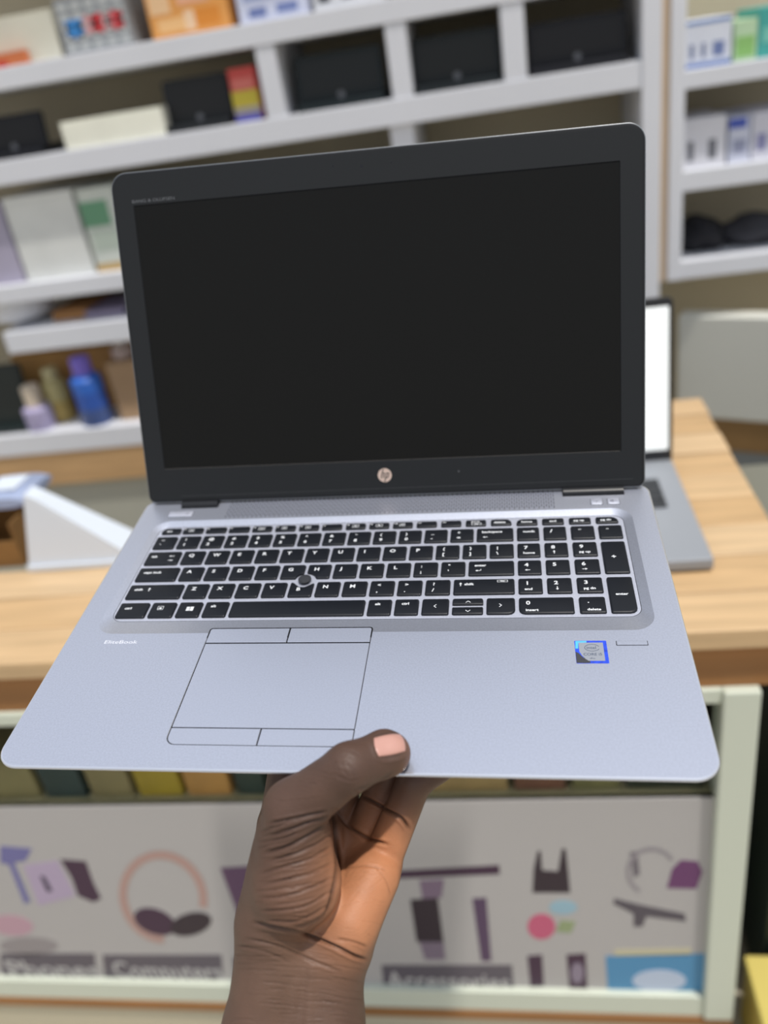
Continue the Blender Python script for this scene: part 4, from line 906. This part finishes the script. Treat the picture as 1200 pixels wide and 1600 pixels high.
for _ in range(60):                # and of the thumb's ball
    y0 = rng.uniform(480, 960); x0 = rng.uniform(230, 420); ln_ = rng.uniform(70, 200); sl_ = -.32 + .30 * (y0 - 480) / 480 + rng.uniform(-.05, .05)
    cr([(x0, y0), (x0 + ln_ / 2, y0 + ln_ / 2 * sl_ * .8 + rng.uniform(-3, 3)), (x0 + ln_, y0 + ln_ * sl_ * 1.2)], rng.uniform(1.1, 1.8), rng.uniform(.10, .34))
for _ in range(36):                # back of the thumb
    x0 = rng.uniform(300, 760); y0 = 345 - (x0 - 300) * .42 + rng.uniform(-50, 60); ln_ = rng.uniform(30, 90)
    cr([(x0, y0), (x0 + ln_ * .5, y0 + rng.uniform(-6, 6) + ln_ * .1), (x0 + ln_, y0 + ln_ * .25 + rng.uniform(-5, 5))], rng.uniform(1.0, 1.5), rng.uniform(.06, .18))
for _ in range(26):                # palm
    x0 = rng.uniform(590, 820); y0 = rng.uniform(700, 1060); ln_ = rng.uniform(40, 110); a0_ = rng.uniform(-.9, .9)
    cr([(x0, y0), (x0 + ln_ * .5 * math.cos(a0_), y0 + ln_ * .5 * math.sin(a0_) + rng.uniform(-5, 5)), (x0 + ln_ * math.cos(a0_), y0 + ln_ * math.sin(a0_))], 1.2, rng.uniform(.05, .14))
# palm life line, finger creases
cr([(600, 440), (612, 520), (618, 620), (620, 720), (600, 830), (570, 920)], 3.2, 1.6); cr([(700, 355), (790, 400), (860, 440), (920, 475), (958, 530)], 2.4, 1.6)
cr([(612, 430), (660, 500), (745, 560), (860, 600)], 2.4, 1.2); cr([(640, 715), (730, 700), (800, 705), (850, 720)], 1.8, .4); cr([(800, 700), (850, 770), (872, 840)], 1.6, .3)
# thumb: joint wrinkles and the side line
for dx in range(7): cr([(590 + dx * 15, 190 + dx * 4), (604 + dx * 18, 240 + dx * 5), (640 + dx * 12, 300 - dx * 3)], 1.5, .22 + .14 * (dx % 2))
cr([(700, 345), (800, 310), (880, 262)], 1.8, .4); cr([(600, 270), (680, 300), (720, 290)], 1.5, .3)
for i in range(5): cr([(330, 400 + i * 16), (430, 392 + i * 14), (540, 380 + i * 13)], 1.5, .18)
disp = np.clip(disp, -2.2, .8) * near
# tendons of the wrist
def ridge(a, b, wpx, hgt):
    global disp
    a, b = np.array(a, float), np.array(b, float); d = b - a; t = np.clip(((u_ - a[0]) * d[0] + (v_ - a[1]) * d[1]) / (d @ d), 0, 1)
    dd = np.hypot(u_ - a[0] - t * d[0], v_ - a[1] - t * d[1]); disp += hgt * np.exp(-(dd / wpx) ** 2) * facing * near
ridge(ZZ(500, 1180), ZZ(480, 1500), 9, 1.3); ridge(ZZ(430, 1250), ZZ(400, 1500), 8, .6)
# nail bed: frame of the nail, and a slight fold of skin round it
NC = PZ(609, 1163.5, 17.5)
NN = (-(RLn.T @ TLn)) - NC; NN /= np.linalg.norm(NN); NN = NN + np.array([.10, .10, .10])
NN /= np.linalg.norm(NN)
NT = PZ(634, 1160, 17.5) - PZ(586, 1171, 17.5); NT -= NT @ NN * NN; NT /= np.linalg.norm(NT); ND = np.cross(NN, NT)
NL, NWD = 8.0, 8.0
rel = V - NC; sa, tb_ = rel @ NT / NL, rel @ ND / (NWD * .92)
rad = (np.abs(sa) ** 3.2 + np.abs(tb_) ** 3.2) ** (1 / 3.2)
onl = (np.abs(rel @ NN) < 9) & (Nn @ NN > -.1)
disp += np.where(onl, -.35 * np.clip((1.0 - rad) * 8, 0, 1) + .4 * np.exp(-((rad - 1.14) / .10) ** 2) * (sa < .85), 0)
clear = np.clip(np.abs(V[:, 2] + 0) * 0 + 1, 0, 1)
V = V + Nn * disp[:, None]
# never enter the case again
inside = (V[:, 1] > -.3) & (V[:, 2] < .15) & (V[:, 2] > np.interp(V[:, 1], [0, 1, 5, 12, 22], [-1.7, -2.4, -6, -11, -15.6]) - .3)
up_ = inside & (V[:, 2] > -1.2); V[up_, 2] = .15
me.vertices.foreach_set('co', (V * S).ravel()); me.update()
# skin tone with some painted shade: lighter inside of the hand, darker back, from place and outward direction of the skin
def blobw(c, r): return np.exp(-(np.linalg.norm(V - c, axis=1) / r) ** 2)
palm = 1.15 * blobw(PH(570, 1400, 440), 22) + 1.0 * blobw(PH(595, 1340, 455), 22) + .8 * blobw(PH(540, 1440, 438), 20) + .25 * blobw(PH(585, 1290, 470), 22) + .35 * blobw(PH(510, 1340, 425), 12) + .14 * blobw(PH(480, 1400, 418), 22) + .12 * blobw(PH(640, 1260, 465), 18)  # low weights at the finger roots paint in shade from the case above
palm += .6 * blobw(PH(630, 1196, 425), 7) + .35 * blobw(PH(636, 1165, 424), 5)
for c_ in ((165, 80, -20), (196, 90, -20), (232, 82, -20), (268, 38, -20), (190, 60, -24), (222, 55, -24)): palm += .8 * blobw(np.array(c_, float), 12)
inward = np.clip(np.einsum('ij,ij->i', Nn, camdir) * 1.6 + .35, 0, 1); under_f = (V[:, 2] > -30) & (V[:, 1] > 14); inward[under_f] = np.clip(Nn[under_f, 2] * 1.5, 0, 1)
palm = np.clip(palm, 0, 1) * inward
wrist = np.clip(blobw(PH(440, 1560, 428), 40) * .6 + blobw(PH(480, 1480, 430), 26) * .3, 0, 1)
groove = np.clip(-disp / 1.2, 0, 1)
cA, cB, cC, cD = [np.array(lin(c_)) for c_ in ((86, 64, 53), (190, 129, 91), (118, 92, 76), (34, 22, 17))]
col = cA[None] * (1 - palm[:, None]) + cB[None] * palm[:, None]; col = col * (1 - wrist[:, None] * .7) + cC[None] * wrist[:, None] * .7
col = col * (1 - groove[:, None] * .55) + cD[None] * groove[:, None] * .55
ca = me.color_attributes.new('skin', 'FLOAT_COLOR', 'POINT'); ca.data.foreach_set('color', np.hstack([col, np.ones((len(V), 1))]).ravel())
sm = bpy.data.materials.new('skin'); sm.use_nodes = True; N = sm.node_tree.nodes; L = sm.node_tree.links; b = N['Principled BSDF']
at = N.new('ShaderNodeVertexColor'); at.layer_name = 'skin'; tc = N.new('ShaderNodeTexCoord')
nz = N.new('ShaderNodeTexNoise'); nz.inputs['Scale'].default_value = 70; nz.inputs['Detail'].default_value = 5; L.new(tc.outputs['Object'], nz.inputs['Vector'])
mr = N.new('ShaderNodeMapRange'); mr.inputs['To Min'].default_value = .78; mr.inputs['To Max'].default_value = 1.22; L.new(nz.outputs[0], mr.inputs[0])
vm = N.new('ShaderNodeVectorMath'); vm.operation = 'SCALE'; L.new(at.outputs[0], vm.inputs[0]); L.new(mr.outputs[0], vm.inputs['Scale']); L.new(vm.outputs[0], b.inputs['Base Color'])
mp = N.new('ShaderNodeMapping'); mp.inputs['Scale'].default_value = (1, 3.0, 4.0); L.new(tc.outputs['Object'], mp.inputs[0])
nb = N.new('ShaderNodeTexNoise'); nb.inputs['Scale'].default_value = 420; nb.inputs['Detail'].default_value = 3; L.new(mp.outputs[0], nb.inputs['Vector'])
bp = N.new('ShaderNodeBump'); bp.inputs['Strength'].default_value = .35; bp.inputs['Distance'].default_value = .0006; L.new(nb.outputs[0], bp.inputs['Height']); L.new(bp.outputs[0], b.inputs['Normal'])
b.inputs['Roughness'].default_value = .52; b.inputs['Specular IOR Level'].default_value = .38; b.inputs['Subsurface Weight'].default_value = .06; b.inputs['Subsurface Radius'].default_value = (.004, .0015, .0008); b.inputs['Subsurface Scale'].default_value = .5
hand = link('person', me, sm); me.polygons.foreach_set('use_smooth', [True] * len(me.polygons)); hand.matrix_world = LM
tag(hand, 'raised left hand and wrist, thumb over the front edge of the silver laptop, fingers beneath', 'person')
# thumb nail: a curved plate following the skin
from mathutils.bvhtree import BVHTree
bvh = BVHTree.FromObject(hand, bpy.context.evaluated_depsgraph_get())
bm = bmesh.new(); nu, nv_ = 20, 18; rows_ = []
for i in range(nu + 1):
    row = []
    for j in range(nv_ + 1):
        a_ = -1 + 2 * i / nu; c_ = -1 + 2 * j / nv_
        # square to rounded-square
        m_ = .42; s_ = a_ * math.sqrt(1 - m_ * c_ * c_ / 2) * NL; t_ = c_ * math.sqrt(1 - m_ * a_ * a_ / 2) * NWD
        o0 = NC + NT * s_ + ND * t_ * .86 + NN * 30
        aim = NC + NT * s_ + ND * t_ * .62 - NN * 6
        dr = aim - o0; dr /= np.linalg.norm(dr)
        hit = bvh.ray_cast(Vector(o0 * S), Vector(dr))
        p_ = np.array(hit[0]) / S if hit[0] is not None else aim
        edge = max(abs(a_), abs(c_)); p_ = p_ + NN * (.62 - .5 * max(0, edge - .8) / .2)
        row.append(bm.verts.new(tuple(p_ * S)))
    rows_.append(row)
for a_, b_ in zip(rows_, rows_[1:]):
    for j in range(nv_): bm.faces.new((a_[j], a_[j + 1], b_[j + 1], b_[j]))
for _ in range(2): bmesh.ops.smooth_vert(bm, verts=[v for v in bm.verts if not v.is_boundary], factor=.5, use_axis_x=True, use_axis_y=True, use_axis_z=True)
nm_ = mat('nail', (198, 150, 136), .3, spec=.6)
nail = obj('thumb_nail', bm, nm_, hand, 60); nail['label'] = 'pinkish thumb nail'
sol = nail.modifiers.new('thick', 'SOLIDIFY'); sol.thickness = .0006; sol.offset = -1
